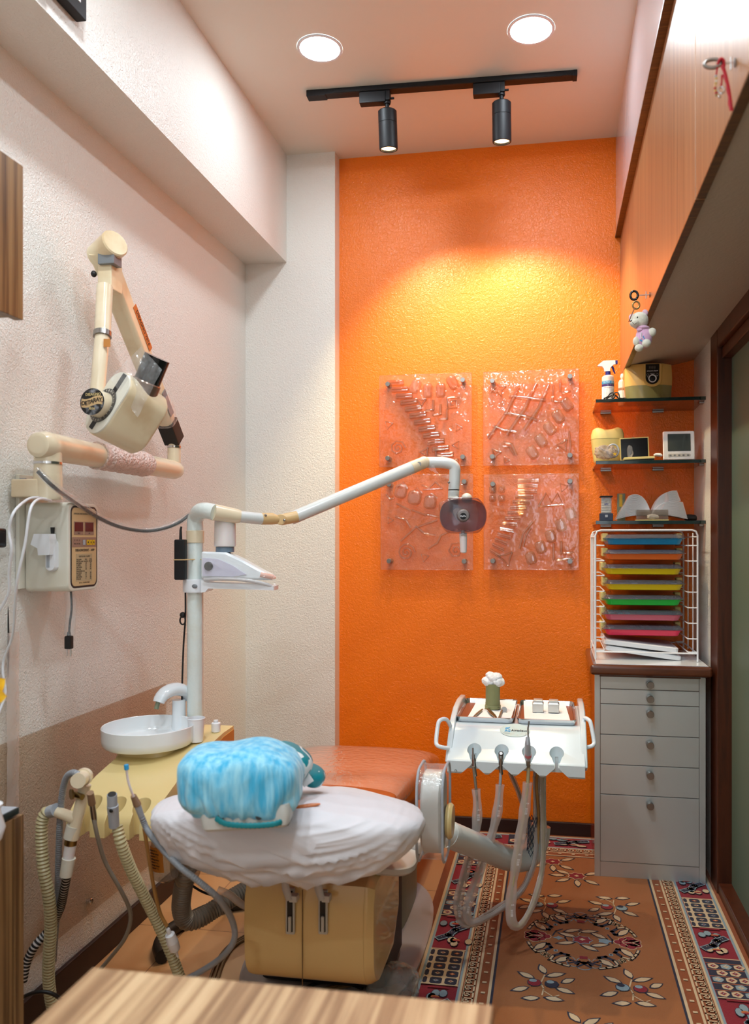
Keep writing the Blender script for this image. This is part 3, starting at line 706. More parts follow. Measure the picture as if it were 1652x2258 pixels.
for u, v, a in ((-.045, .02, 2.8), (-.03, .05, .4), (.02, .052, .2), (.05, .03, -.6), (.05, -.03, .3), (.02, -.05, 2.6), (-.05, -.03, 3.4)): leaf(u, v, .04, .015, a)
rib_([(-.09, .01), (-.08, .04), (-.06, .055)], .005, Zt, NV); rib_([(-.05, .03), (-.052, 0), (-.04, -.03)], .005, Zt, NV); rib_([(.08, .04), (.092, .01), (.09, -.01)], .005, Zt, NV)
rib_([(0, .0), (-.012, .03), (.0, .05)], .003, Zt + 1, CR); disc(.068, .0, .02, .016, Zt, BL, 10, .2); disc(-.072, -.003, .014, .01, Zt, BL, 8, .3)
# field specks of dirt are left to the pile; gentle ruck near the cabinet
r_.build('rug', PAL, label='rust brown rug with key fret border and round flower medallion', cat='rug', smooth=False)
# ================================================================== left side
UP = V((0, 0, 1))
# wall cupboard, top left
r = thing('wall_cabinet', 'striped wood wall cabinet hung high on the left wall', 'cabinet', (-1.18, 1.2, 1.685))
M().box((XL + .001, .8, 1.69), (-1.055, 1.425, 1.985), .001).build('body', 'zebra_v', r)
M().box((-1.053, .8, 1.685), (-1.035, 1.43, 1.99), .001).build('door', 'zebra_v', r)
# low cabinet with a glass top, bottom left
r = thing('side_cabinet', 'striped wood cabinet against the left wall, under the yellow flower', 'cabinet', (-1.15, 1.1, 0))
cb = M().box((XL + .001, .35, 0), (-1.02, 1.372, .727), .001); cb.build('body', 'zebra_v', r)
for a, b in ((.36, .86), (.865, 1.378)): M().box((-1.018, a, .03), (-1.0, b, .725), .001).build('door', 'zebra_v', r)
M().box((-1.001, 1.352, .03), (-.996, 1.378, .726), .001).build('post', 'zebra_v', r)
M().box((XL + .002, .35, .729), (-1.0, 1.37, .7415), .001).build('glass_top', 'edge_glass', r)
M().box((XL + .003, .351, .7416), (-1.002, 1.368, .7424)).build('glass_face', 'grey_pl', r)
# yellow flower reaching in at the left edge
c = at(-14, 1530, 1.33)
r = thing('yellow_flower', 'yellow artificial flower rising from the striped cabinet at the left edge', 'flower', (c.x, c.y, .745))
m_ = M()
for k in range(9):
    a = k * 2 * pi / 9; d = V((math.cos(a) * .8, -.3 + .2 * math.sin(a * 2), math.sin(a))).normalized()
    s_ = d.cross(V((0, -1, 0))).normalized(); q = c + V((0, 0, 0))
    m_.grid(lambda u, v, d=d, s_=s_, q=q: tuple(q + d * (.004 + .034 * v) + s_ * ((u - .5) * .026 * math.sin(pi * min(1, .12 + v * .88)) ** .7) + V((0, -1, 0)) * (.006 * math.sin(pi * v) + .004 * abs(u - .5))), 6, 8)
m_.build('petal', 'petal', r, kind='stuff')
M().ell(c, (.008, .008, .008)).build('flower_centre', 'gold', r)
hose(M(), [c, c + V((-.006, .01, -.08)), V((c.x - .02, c.y + .01, .80))], .003).build('stem', 'leaf', r)
M().lathe([(.0, 0), (.022, 0), (.028, .02), (.02, .05), (.024, .06), (.020, .06), (.0, .055)], (c.x - .02, c.y + .01, .7425), 20).build('vase', 'white', r)

# foreground desk
DY = .857
r = thing('desk', 'pale striped wood desk in the foreground, its far edge towards the chair', 'desk', (-.296, .6, 0))
M().box((-.530, .42, .725), (-.0626, DY, .75), .0012).build('top', 'zebra_desk', r)
M().box((-.52, .43, 0), (-.50, DY - .01, .725)).build('side_panel', 'zebra_desk', r)
M().box((-.09, .43, 0), (-.07, DY - .01, .725)).build('side_panel', 'zebra_desk', r)
M().box((-.499, DY - .03, .2), (-.091, DY - .012, .725)).build('modesty_panel', 'zebra_desk', r)

# ------------------------------------------------------------------ x-ray machine
r = thing('xray_machine', 'cream articulated dental x-ray machine folded against the left wall', 'x-ray machine', (-1.26, 1.95, 1.1))
pa = atx(33, 1050, XL); pb = atx(108, 1050, XL)
M().box((XL + .001, pa.y, 1.125), (XL + .012, pb.y - .02, 1.415), .002).build('wall_plate', 'cream_lt', r)
nut = atx(51, 1063, XL + .02)
M().cyl((XL + .012, nut.y, nut.z), (XL + .028, nut.y, nut.z), .010, 6).build('bolt', 'mid_grey', r)
S0 = atx(106, 985, -1.245)          # shoulder
E0 = atx(384, 1036, -1.245)         # elbow
S0.z = E0.z = (S0.z + E0.z) / 2
ax = (E0 - S0).normalized()
M().box((XL + .012, S0.y - .035, 1.355), (-1.25, S0.y + .035, 1.40), .004).tube([(S0.x, S0.y, 1.35), (S0.x, S0.y, 1.41)], .034, 24).build('bracket', 'cream_tube', r)
M().cyl((S0.x, S0.y, 1.405), (S0.x, S0.y, S0.z), .033, 28).build('post', 'cream_tube', r)
M().cyl((S0.x, S0.y, 1.438), (S0.x, S0.y, 1.444), .0345, 28).build('ring', 'chrome', r)
M().tube([S0 - ax * .045, S0 - ax * .04, S0 - ax * .02, S0 + ax * .0, S0 + ax * .15, E0 - ax * .03, E0, E0 + ax * .02, E0 + ax * .03], [.02, .03, .036, .036, .0335, .031, .031, .026, .012], 28).build('lower_arm', 'cream_tube', r)
a, b = S0 + ax * .215, S0 + ax * .485
ring = [a.lerp(b, i / 26) for i in range(27)]
M().tube(ring, [.036 + .004 * nz((i * .5, 0, 0)) + (.003 if i % 4 == 0 else 0) for i in range(27)], 26).build('bubble_wrap', mat('bubble_wrap', (232, 206, 196), .25, bump=(120, 1, .012), var=((246, 236, 232), .6), vscale=60), r)
e2 = V((E0.x, E0.y - .0, E0.z + .085))
M().cyl(E0, e2, .0215, 24).build('elbow_post', 'cream_tube', r)
M().cyl(e2 - UP * .012, e2 - UP * .006, .0235, 24).build('ring', 'chrome', r)
K = E0 + UP * .10                   # lower pivot of the long arm
T_ = atx(228, 566, -1.235)          # top pivot
la = (T_ - K).normalized(); sd = V((1, 0, 0)); fr = la.cross(sd).normalized()
M().box((-.026, -.026, -.005), (.026, .026, .075), .003, T=frame(K, sd, fr, la)).build('lower_joint', 'rubber', r)
Tt = frame(K, sd, fr, la); L = (T_ - K).length
m_ = M(); secs = []
for z, q in ((.06, .024), (.1, .028), (L * .5, .031), (L - .03, .033), (L + .02, .033)): secs.append((z, q * .85, q, q * .55))
m_.rr(secs, T=Tt, k=6); m_.build('long_arm', 'cream', r)
M().rr([(.07, .03, .032, .018), (.12, .034, .036, .02), (.17, .029, .034, .018)], T=Tt, k=5).build('plastic_wrap', 'film', r)
M().box((.0262, -.012, .10), (.0275, .014, .19), T=Tt).build('vent_plate', 'mid_grey', r)
M().box((.027, .006, L * .52), (.0285, .027, L * .75), T=Tt).build('label_strip', mat('orange_strip', (206, 112, 50), .5), r)
M().text('DIEAGNO 7016', .017, frame(Tt @ V((.029, .0165, L * .635)), -la, fr, V((1, 0, 0))), ext=.0002).build('label_text', 'ink', r)
# head of the arm
hx = V((1, -.5, .0)).normalized()
M().cyl(T_ - V((.02, -.01, 0)) , T_ + V((.055, -.03, .025)), .038, 32, bev=.004).build('top_cap', 'cream', r)
M().box((-.02, -.03, -.10), (.022, .028, -.02), .004, T=Matrix.Translation(T_ + V((.02, 0, -.0)))).build('yoke_block', 'cream', r)
M().box((-.022, -.022, -.035), (.026, .02, -.0), .002, T=Matrix.Translation(T_ + V((.03, -.02, .0)))).build('grey_sleeve', 'mid_grey', r)
hk = at(207, 604, (T_.y + .0) / ray(207, 604).y - .03)
M().ell(hk, (.008, .008, .009)).build('knob', 'rubber', r)
J0 = T_ + V((.02, -.0, -.09))
J1 = at(226, 737, 2.06); J2 = at(213, 885, 2.02)
J0 = at(231, 632, 2.10)
M().cyl(J0, J1, .0205, 28).build('drop_tube', 'cream_tube', r)
M().cyl(J1 + (J1 - J0).normalized() * -.006, J1 + (J1 - J0).normalized() * .008, .0225, 28).build('ring', 'steel_dark', r)
M().tube([J1, J1.lerp(J2, .8), J2], [.0185, .0185, .0195], 28).build('lower_tube', 'cream_tube', r)
M().box((-.0085, -.001, -.010), (.0085, .001, .010), T=frame(at(236, 756, 2.035), V((.96, .2, 0)), V((0, 0, 1)).cross(V((.96, .2, 0))), UP)).build('sticker', 'beige_side', r)
# tube head: a rounded block leaning to the right
hc = at(268, 905, 2.02); u_ = V((.56, 0, .83)).normalized()      # long axis up and right
Rr = V((CT, ST, 0)); Ff = V((-ST, CT, 0))
uu = (Rr * .54 + UP * .84).normalized(); vv = (Rr * .84 - UP * .54).normalized(); ww = Ff
Th = frame(hc, vv, uu, vv.cross(uu))     # x across, y along, z towards viewer (+/-)
if (Th.to_3x3() @ V((0, 0, 1))).dot(Ff) > 0: zs = -1
else: zs = 1
def HB(x0, x1, y0, y1, z0, z1, rad):     # rounded slab in the head frame, z towards viewer
    m = M(); hx_, hy_ = (x1 - x0) / 2, (y1 - y0) / 2; cx_, cy_ = (x0 + x1) / 2, (y0 + y1) / 2
    za, zb = zs * z0, zs * z1
    m.rr([(za, hx_ - .004, hy_ - .004, rad - .004), (za + zs * .004, hx_, hy_, rad), (zb - zs * .004, hx_, hy_, rad), (zb, hx_ - .004, hy_ - .004, rad - .004)], (cx_, cy_, 0), T=Th, k=8); return m
mhead = M()
# side face (rounded capsule profile) facing left/front, body to the right
Rz = Matrix.Rotation(math.radians(-38) * 1, 4, uu)
Tc = Matrix.Translation(hc) @ Rz @ Matrix.Translation(-hc) @ Th
def HC(secs, dx=0, dy=0): return M().rr(secs, (dx, dy, 0), T=Tc, k=8)
# in this frame z (towards viewer, turned left) carries the flat capsule face
HC([(zs * -.085, .045, .078, .040), (zs * -.075, .052, .086, .046), (zs * .035, .054, .088, .048), (zs * .041, .050, .084, .044)]).build('tube_head', 'cream', r)
HC([(zs * .0405, .0515, .0855, .045), (zs * .0435, .0505, .0845, .044)]).build('side_plate', 'cream_lt', r)
M().box((-.009, .028, zs * .0436), (.009, .083, zs * .0448), T=Tc).box((-.009, -.077, zs * .0436), (.009, -.052, zs * .0448), T=Tc).build('black_stripe', 'black', r)
kp = hc + (Tc.to_3x3() @ V((0, 0, zs))) * .043
kn = (Tc.to_3x3() @ V((0, 0, zs))).normalized()
kc = at(229, 912, (kp - V((0, 0, EYE))).length * .995)
kc = kp + (Tc.to_3x3() @ V((0, 1, 0))) * -.012 + (Tc.to_3x3() @ V((1, 0, 0))) * -.006
M().cyl(kc, kc + kn * .004, .046, 40).build('angle_scale', mat('worn_black_scale', (70, 66, 62), .5, var=((170, 166, 160), .7), vscale=70), r)
m_ = M()
for k in range(24):
    a = k * 2 * pi / 24; e1 = Tc.to_3x3() @ V((math.cos(a), math.sin(a), 0)); m_.tube([kc + kn * .0044 + e1 * .0385, kc + kn * .0044 + e1 * .0435], .0006, 5)
m_.build('scale_marks', 'cream_lt', r)
kd = (-Ff * .95 - Rr * .22 + UP * .05).normalized(); kn = kd
M().cyl(kc - kn * .01, kc + kn * .046, .0335, 40, bev=.002).build('knob_body', 'cream_tube', r)
kf = kc + kn * .0462
vx = (V((0, 0, 1)).cross(kn)).normalized(); 
if vx.dot(Rr) < 0: vx = -vx
vy = kn.cross(vx).normalized()
if vy.z < 0: vy = -vy
Tf = frame(kf, vx, vy, vx.cross(vy)); 
zz = 1 if (Tf.to_3x3() @ V((0, 0, 1))).dot(kn) > 0 else -1
M().cyl(kf, kf + kn * .001, .0332, 40).build('badge_disc', mat('worn_badge', (26, 25, 26), .4, var=((196, 200, 208), .8), vscale=45), r)
def band(x): return .004 * math.sin(x / .0305 * 2.6)
m_ = M().grid(lambda u, v: tuple(Tf @ V(((u - .5) * 2 * math.sqrt(max(0, .0302 ** 2 - (.0105 * (v * 2 - 1)) ** 2)), .0105 * (v * 2 - 1) + band((u - .5) * .06), zz * .0013))), 24, 4)
m_.build('badge_band', mat('badge_tan', (214, 180, 130), .5), r)
m_ = M()
for i, ch in enumerate('DETARAY'):
    x = (-3 + i) * .0078; m_.text(ch, .0145, Tf @ Matrix.Translation((x, band(x), zz * .0017)), bold=.0003)
m_.build('badge_lettering', 'ink', r)
m_ = M().text('DIEAGNO', .0095, Tf @ Matrix.Translation((.003, .0175, zz * .0016)), bold=.0001)
m_.build('badge_top_lettering', 'beige', r)
M().text('7016', .0088, Tf @ Matrix.Translation((0, -.0175, zz * .0016)), bold=.0001).build('badge_number', 'beige', r)
for q in (-.0285, .0285): M().ell(Tf @ V((q, -.001, zz * .002)), .0022, nu=12, nv=8).build('badge_rivet', 'taupe', r)
# cone with dark bore leaving the head's upper end
c0 = hc + uu * .078 + vv * .015 + Ff * .01; c1 = at(347, 788, 2.02)
cdir = (c1 - c0).normalized()
M().cyl(c0 - cdir * .02, c0 + cdir * .02, .036, 36, bev=.003).build('cone_collar', mat('clear_amber_collar', (120, 96, 80), .2, metal=.4), r)
M().tube([c0 + cdir * .015, c1, c1 - cdir * .001, c0 + cdir * .02], [.0325, .0325, .0295, .0295], 36, cap=(False, True)).build('cone', 'black_gloss', r)
# cling film stretched from the cone back over the head
wl = [c1 + uu * .0 - vv * .03, hc - vv * .05 + uu * .055]; wr = [c1 + vv * .045 - uu * .02, hc + vv * .062 + uu * .01]
M().grid(lambda u, v: tuple(wl[0].lerp(wl[1], v).lerp(wr[0].lerp(wr[1], v), u) - Ff * (.046 + .006 * nz((u * 5, v * 5, 1)))), 14, 14).build('cling_film', 'film', r)
# power lead in a clear sleeve, running from the post to the lamp pole
cable = [(84, 1040, 1.93), (112, 1068, 1.93), (150, 1098, 2.0), (215, 1140, 2.13), (265, 1162, 2.2), (320, 1171, 2.27), (362, 1165, 2.3), (395, 1152, 2.33), (418, 1135, 2.34)]
hose(M(), hits(cable), .0048).build('power_lead', 'rubber', r)
hose(M(), hits([(82, 1036, 1.92), (112, 1066, 1.92), (160, 1100, 1.99), (215, 1138, 2.12), (265, 1160, 2.19), (320, 1170, 2.26), (362, 1164, 2.29), (395, 1150, 2.32), (422, 1134, 2.33)]), .009).build('clear_sleeve', 'film', r)

# control box under it
bx0, bx1, by0, by1, bz0, bz1 = XL + .014, -1.203, 1.835, 1.972, 1.118, 1.345
r = thing('xray_control_box', 'cream x-ray control box with two red displays on the left wall', 'control box', ((bx0 + bx1) / 2, 1.9, bz0))
T = frame(((bx0 + bx1) / 2, (by0 + by1) / 2, (bz0 + bz1) / 2), (0, 1, 0), (0, 0, 1), (1, 0, 0))
W2, H2, D2 = (by1 - by0) / 2, (bz1 - bz0) / 2, (bx1 - bx0) / 2
M().rr([(-D2, W2, H2, .012), (D2 - .006, W2, H2, .016), (D2 - .001, W2 - .002, H2 - .002, .018), (D2, W2 - .005, H2 - .005, .018)], T=T, k=6).build('case', 'cream_lt', r)
M().rr([(D2, W2 - .009, H2 - .008, .018), (D2 + .0006, W2 - .0095, H2 - .0085, .018)], T=T, k=6).build('panel_border', mat('dark_border', (30, 14, 12), .3), r)
M().rr([(D2 + .0006, W2 - .014, H2 - .013, .014), (D2 + .0011, W2 - .0145, H2 - .0135, .014)], T=T, k=6).build('panel', 'cream_panel', r)
def PB(u0, u1, v0, v1, z0=.0011, z1=.0017): return M().box((u0, v0, D2 + z0), (u1, v1, D2 + z1), T=T)
fW, fH = W2 - .0145, H2 - .0135
def Q(u, v): return (-fW + u * 2 * fW, fH - v * 2 * fH)
def PR(u0, v0, u1, v1, *a):
    p0, p1 = Q(u0, v0), Q(u1, v1); return PB(p0[0], p1[0], p1[1], p0[1], *a)
PR(.07, .175, .46, .345).build('display_surround', 'mauve_panel', r); PR(.5, .175, .89, .345).build('display_surround', 'mauve_panel', r)
PR(.10, .185, .43, .30, .0017, .0023).build('display', 'red_led', r); PR(.53, .185, .86, .30, .0017, .0023).build('display', 'red_led', r)
PR(0, .375, 1, .505, .0011, .0014).build('keypad_band', 'mauve_panel', r)
PR(.43, .41, .52, .475, .0015, .0024).build('key', 'grey_pl', r)
for k in range(3): PR(.59 + k * .12, .41, .69 + k * .12, .475, .0015, .0024).build('key', 'yellow', r)
PR(.15, .59, .82, .945, .0011, .0014).build('chart_panel', mat('chart_panel_tan', (178, 156, 120), .5), r)
m_ = M()
def TX(s_, u, v, size, al='CENTER', z=.0016, bold=0): p_ = Q(u, v); m_.text(s_, size, T @ Matrix.Translation((p_[0], p_[1], D2 + z)), align=al, bold=bold, ext=.0001)
TX('DIEAGNO INSTRUMENT MUMBAI-77', .5, .075, .0058); TX('SECS.', .27, .325, .005, z=.0019); TX('MV', .7, .325, .005, z=.0019)
TX('F    B    G', .2, .415, .006); TX('REG. EXP. SEL', .2, .46, .0045); TX('DIEAGNODENT - 107P', .52, .545, .0085, bold=.0002)
for k in range(3): TX('A', .64 + k * .12, .443, .009, z=.0026, bold=.0003)
TX('EXPOSURE CHART', .5, .625, .006)
for k, row in enumerate((('REGION', 'ADL', 'CHG'), ('MAXILLARY', 'ANGLE', 'PULSE'), ('INCISOR', '40', '35'), ('CUSPID', '45', '40'), ('BICUSPID', '35', '45'), ('MOLAR', '30', '50'), ('MANDIBULAR', '', ''), ('INCISOR', '20', '30'), ('CUSPID', '15', '35'), ('BICUSPID', '10', '40'), ('MOLAR', '5', '45'))):
    v = .665 + k * .025
    TX(row[0], .17, v, .0058, 'LEFT'); TX(row[1], .56, v, .0058); TX(row[2], .75, v, .0058)
TX('R.V.G. COMPATIBLE', .5, .965, .0055)
m_.build('panel_lettering', 'ink', r)
# handset with foam sleeve on the front face
h0 = aty(112, 1225, by0 - .012)
M().rr([(-.018, .0135, .038, .012), (-.002, .0145, .040, .012), (.004, .012, .037, .011)], T=frame(h0, (1, 0, 0), (0, 0, 1), (0, -1, 0)), k=5).build('handset', 'white', r)
M().box((-.008, -.03, .004), (-.001, .03, .0055), T=frame(h0, (1, 0, 0), (0, 0, 1), (0, -1, 0))).build('handset_button_strip', 'grey_pl', r)
s0 = aty(98, 1197, by0 - .026)
fo = M().prism([(-.024, .022), (.017, .022), (.021, .0), (.018, -.03), (-.012, -.031), (-.014, -.014), (-.033, -.004)], (1, 0, 0), (0, 0, 1), (0, .028, 0), s0 - V((0, .008, 0)))
fo.build('foam_sleeve', 'white', r)
k0 = aty(116, 1168, by0 - .006)
M().tube([k0 + UP * -.01, k0 + UP * .006], [.0042, .0052], 12).build('cord_stub', 'rubber', r)
# flex and plug hanging underneath
hose(M(), hits([(156, 1300, 2.06), (158, 1340, 2.06), (154, 1375, 2.06), (152, 1400, 2.06)]), .0028).build('flex', 'rubber', r)
pp = at(152, 1402, 2.06)
M().box((-.009, -.008, -.034), (.009, .008, 0), .003, T=Matrix.Translation(pp)).tube([pp + UP * .01, pp - UP * .002], [.004, .006], 10).build('plug', 'rubber', r)
m_ = M()
for q in (-.005, .005): m_.cyl(pp + V((q, 0, -.052)), pp + V((q, 0, -.034)), .0019, 8)
m_.build('plug_pins', 'chrome', r)
hose(M(), hits([(152, 1305, 2.05), (157, 1340, 2.05), (153, 1400, 2.05)]), .013).build('clear_sleeve', 'film', r)

# white cables looping over the control box
def cable_thing(name, label, pts, rad, m, cat='cable', grp=None):
    hose(M(), hits(pts), rad).build(name, m, label=label, cat=cat, group=grp)
cable_thing('power_cable', 'white cable looping from the control box top, the longer loop', [(108, 1102, 1.97), (80, 1097, 1.93), (58, 1103, 1.88), (30, 1130, 1.8), (20, 1170, 1.8), (25, 1210, 1.8), (20, 1260, 1.82), (18, 1310, 1.84), (-10, 1360, 1.86)], .0032, 'white')
cable_thing('power_cable', 'white cable draped over the control box and down behind the plastic bag', [(112, 1104, 1.95), (88, 1100, 1.88), (70, 1115, 1.81), (62, 1150, 1.8), (55, 1200, 1.8), (38, 1280, 1.81), (33, 1340, 1.86), (28, 1400, 1.92), (10, 1450, 1.95), (6, 1480, 1.95), (12, 1530, 1.95), (-6, 1580, 1.93)], .0032, 'white')
cable_thing('power_cable', 'black cable running down the left wall behind the yellow flower', [(-6, 1205, 1.98), (4, 1240, 1.98), (14, 1310, 1.98), (18, 1400, 1.98), (17, 1480, 1.98), (10, 1560, 1.98), (14, 1680, 1.98), (10, 1790, 1.98)], .0028, 'rubber')
a = atx(-16, 1185, XL + .02)
r = thing('power_adapter', 'black plug adapter at the left edge of the wall', 'adapter', (XL + .01, a.y, a.z - .03))
M().box((XL + .001, a.y - .05, a.z - .025), (XL + .05, a.y + .012, a.z + .022), .006).build('body', 'black_gloss', r)
M().box((XL + .05, a.y - .03, a.z - .012), (XL + .053, a.y + .0, a.z + .012), .001).build('switch', 'black', r)
# long clear bag taped to the wall
ba = atx(17, 1385, XL + .012); bb = atx(44, 1385, XL + .012)
M().grid(lambda u, v: (XL + .010 + .004 * nz((u * 2, v * 14, 3)) + .003 * math.sin(u * pi), ba.y + (bb.y - ba.y) * u * (1 + .1 * nz((v * 4, 1, 1))), 1.02 - .62 * v), 5, 60).build('plastic_sleeve', 'sleeve', label='long clear plastic sleeve hanging flat on the left wall', cat='plastic sleeve')
m_ = M().grid(lambda u, v: tuple(atx(38 + 18 * u + 3 * nz((u * 3, v * 5, 2)), 1812 + 90 * v, XL + .02 + .02 * nz((u * 4, v * 6, 5)) + .012)), 8, 16)
m_.build('plastic_bag', 'film', label='small crinkled clear bag stuck to the wall beside the striped cabinet', cat='plastic bag')

# ------------------------------------------------------------------ spittoon unit
UX0, UX1 = -1.155, -.93
prof = [(1.752, .572), (1.765, .590), (1.80, .618), (1.88, .645), (1.975, .665), (2.09, .688), (2.16, .697), (2.235, .700)]
r = thing('dental_unit', 'beige spittoon console with hose holders beside the left wall', 'dental unit', (-1.05, 2.0, 0))
top = [(y, z) for y, z in prof]
poly = top + [(2.235, .47), (1.98, .49), (1.87, .535), (1.752, .537)]
bd = M()
def prof_ring(x, ins=0):
    return [(x, y + (ins if y < 1.8 else (-ins if y > 2.2 else 0)), z - (ins if z > .3 else 0)) for y, z in poly]
ylist = []
def dens(pl, n_=6):
    o_ = []
    for i in range(len(pl)):
        a, b = pl[i], pl[(i + 1) % len(pl)]; o_.append(a)
    return o_
bd.loft([prof_ring(UX0 - 0), prof_ring(UX1)], 0)
body = bd.build('console', 'beige', r)
cuts = []
n_h = [(-1.106), (-1.042), (-.978)]
for x in n_h:
    c = M().tube([(x, 1.782, .50), (x, 1.79, .72)], [.0125, .030], 24); cuts.append(c)
    c = M().box((x - .0125, 1.70, .50), (x + .0125, 1.785, .70), .002); cuts.append(c)
cut(body, cuts)
bv = body.modifiers.new('bevel', 'BEVEL'); bv.width = .006; bv.segments = 3; bv.limit_method = 'ANGLE'; bv.angle_limit = math.radians(50)
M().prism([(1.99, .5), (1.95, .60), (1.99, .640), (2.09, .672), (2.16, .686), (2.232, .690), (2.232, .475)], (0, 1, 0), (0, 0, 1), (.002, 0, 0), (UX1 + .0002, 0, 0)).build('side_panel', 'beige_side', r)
BC = V((-1.10, 2.05, 0))
m_ = M().rr([(.655, .085, .07, .05), (.684, .078, .064, .05)], (BC.x + .005, BC.y, 0), k=6); m_.build('bowl_plinth', 'beige', r)
m_ = M().lathe([(0, .684), (.095, .684), (.116, .687), (.1225, .695), (.1245, .708), (.1250, .738), (.1235, .7395), (.1215, .738), (.1205, .71), (.112, .698), (.04, .692), (.012, .690), (.0, .690)], (BC.x, BC.y, 0), 64); m_.build('bowl', 'porcelain', r)
M().lathe([(.0, .6925), (.013, .6925), (.015, .6915)], (BC.x, BC.y, 0), 20).build('drain', 'chrome', r)
# swan neck that flushes the bowl
f0 = V((-1.075, 2.178, .698))
m_ = M().tube([f0, f0 + UP * .05, f0 + UP * .085], [.021, .019, .019], 24)
m_.build('faucet_base', 'white_gloss', r)
fd = (V((BC.x, BC.y - .02, 0)) - V((f0.x, f0.y, 0))).normalized(); fd = (fd + V((-.35, 0, 0))).normalized()
arc = [f0 + UP * (.080 + .038 * math.sin(a)) + fd * (.018 - .052 * math.cos(a)) for a in [pi * k / 14 for k in range(0, 14)]]
rings = []
for i, p in enumerate(arc):
    d = (arc[min(i + 1, 13)] - arc[max(i - 1, 0)]).normalized(); s_ = d.cross(UP if abs(d.z) < .95 else fd).normalized(); s_ = fd.cross(UP).normalized(); b = d.cross(s_)
    q = .019 + .006 * math.sin(pi * i / 13)
    rings.append([p + s_ * math.cos(2 * pi * k / 20) * q + b * math.sin(2 * pi * k / 20) * q * .75 for k in range(20)])
M().loft(rings).build('faucet_hood', 'white_gloss', r)
M().cyl(arc[-1] - UP * -.004, arc[-1] - UP * .018 + fd * .008, .0065, 14).build('faucet_spout', 'sage', r)
M().ell(arc[5] + fd.cross(UP) * -.020 + UP * .002, .003, nu=10, nv=6).build('screw', 'steel_dark', r)
M().cyl((-.955, 2.165, .697), (-.955, 2.165, .724), .013, 18, bev=.002).cyl((-.955, 2.165, .724), (-.955, 2.165, .731), .007, 12).build('filler_knob', 'white', r)
# holders' edge fittings on the left: pipes, hoses and wands
# paper cup
cpp = V((-.978, 2.085, .689))
M().lathe([(0, 0), (.0185, 0), (.0235, .062), (.0250, .064), (.0236, .066), (.0226, .062), (.0180, .003), (0, .003)], cpp, 32).build('paper_cup', 'white', label='white paper cup standing on the console beside the round bowl', cat='cup')

# suction wands and their hoses: things held in the notches
def wand(name, label, parts):
    base = None
    r = thing(name, label, 'suction hose', tuple(at(*parts[0])), None); return r
r = thing('suction_tube', 'thin brown-grey suction tube with taupe nozzle in the console holder nearest the wall', 'suction tube', tuple(at(203, 1790, 1.80)))
hose(M(), hits([(205, 1790, 1.79), (214, 1840, 1.79), (232, 1900, 1.82), (265, 1960, 1.85), (284, 2000, 1.88), (288, 2030, 1.9), (275, 2070, 1.92), (245, 2110, 1.95), (215, 2145, 1.97), (190, 2180, 2.0)]), .0048).build('hose', 'dark_hose', r)
M().tube(hits([(199, 1748, 1.76), (203, 1772, 1.775)]), [.0075, .0085], 18).build('nozzle', 'taupe', r)
M().tube(hits([(203, 1770, 1.775), (207, 1800, 1.79), (209, 1815, 1.79)]), [.0062, .0066, .0052], 16).build('valve', 'steel_dark', r)
r = thing('suction_tube', 'wide beige corrugated suction hose with grey tip in the middle console holder', 'suction tube', tuple(at(250, 1800, 1.76)))
hose(M(), hits([(258, 1822, 1.77), (268, 1862, 1.77), (288, 1915, 1.80), (315, 1970, 1.84), (345, 2030, 1.88), (372, 2090, 1.90), (395, 2150, 1.92), (415, 2215, 1.94)]), .0115, .0018, .0085, 16).build('hose', 'beige_hose', r)
M().tube(hits([(247, 1752, 1.745), (248, 1775, 1.75), (248.5, 1776, 1.75), (252, 1822, 1.765)]), [.0108, .0108, .0122, .0112], 22).build('tip', 'grey_pl', r)
a, b = hits([(246.7, 1751, 1.743), (247, 1755, 1.745)]); M().cyl(a, b, .0088, 18).build('bore', 'rubber', r)
M().ell(at(245, 1788, 1.738), (.005, .002, .004), nu=12, nv=8).build('vent_hole', 'rubber', r)
r = thing('saliva_ejector', 'grey ribbed hose with clear ejector and blue tip in the console holder nearest the chair', 'saliva ejector', tuple(at(300, 1780, 1.72)))
hose(M(), hits([(312, 1800, 1.72), (325, 1830, 1.72), (352, 1865, 1.66), (395, 1910, 1.60), (440, 1945, 1.59), (485, 1985, 1.62), (512, 2030, 1.70), (517, 2070, 1.72), (495, 2105, 1.75), (455, 2135, 1.8), (400, 2165, 1.86)]), .0062, .0006, .005, 12).build('hose', 'grey_hose', r)
M().tube(hits([(294, 1755, 1.70), (303, 1775, 1.71)]), [.0062, .0085], 16).build('grip', 'taupe', r)
M().tube(hits([(303, 1775, 1.71), (312, 1800, 1.72)]), [.0072, .0062], 16).build('valve', 'grey_pl', r)
hose(M(), hits([(279, 1695, 1.68), (282, 1720, 1.685), (290, 1745, 1.69), (296, 1760, 1.70)]), .0026).build('ejector', 'milky', r)
M().cyl(at(278.3, 1686, 1.68), at(279.5, 1697, 1.68), .0046, 14, bev=.001).build('ejector_tip', 'navy', r)
M().cyl(at(278.3, 1685.6, 1.68), at(279.5, 1697.5, 1.68), .0049, 14, bev=.001).build('tip_cap', 'skyblue', r)
hose(M(), hits([(318, 1826, 1.76), (325, 1870, 1.78), (338, 1950, 1.82), (352, 2010, 1.85), (368, 2042, 1.86)]), .0042).build('amber_tube', 'amber', label='thin amber tube hanging from the console to a white connector', cat='tube')
r = thing('tube_connector', 'white plastic connector lying at the end of the amber tube', 'connector', tuple(at(380, 2075, 1.86)))
a, b = hits([(370, 2048, 1.86), (388, 2098, 1.88)]); d = (b - a)
M().tube([a, a + d * .08, a + d * .2, a + d * .25, a + d * .55, a + d * .56, a + d * .9, b], [.004, .005, .005, .011, .013, .0135, .012, .006], 20).build('body', 'white', r)
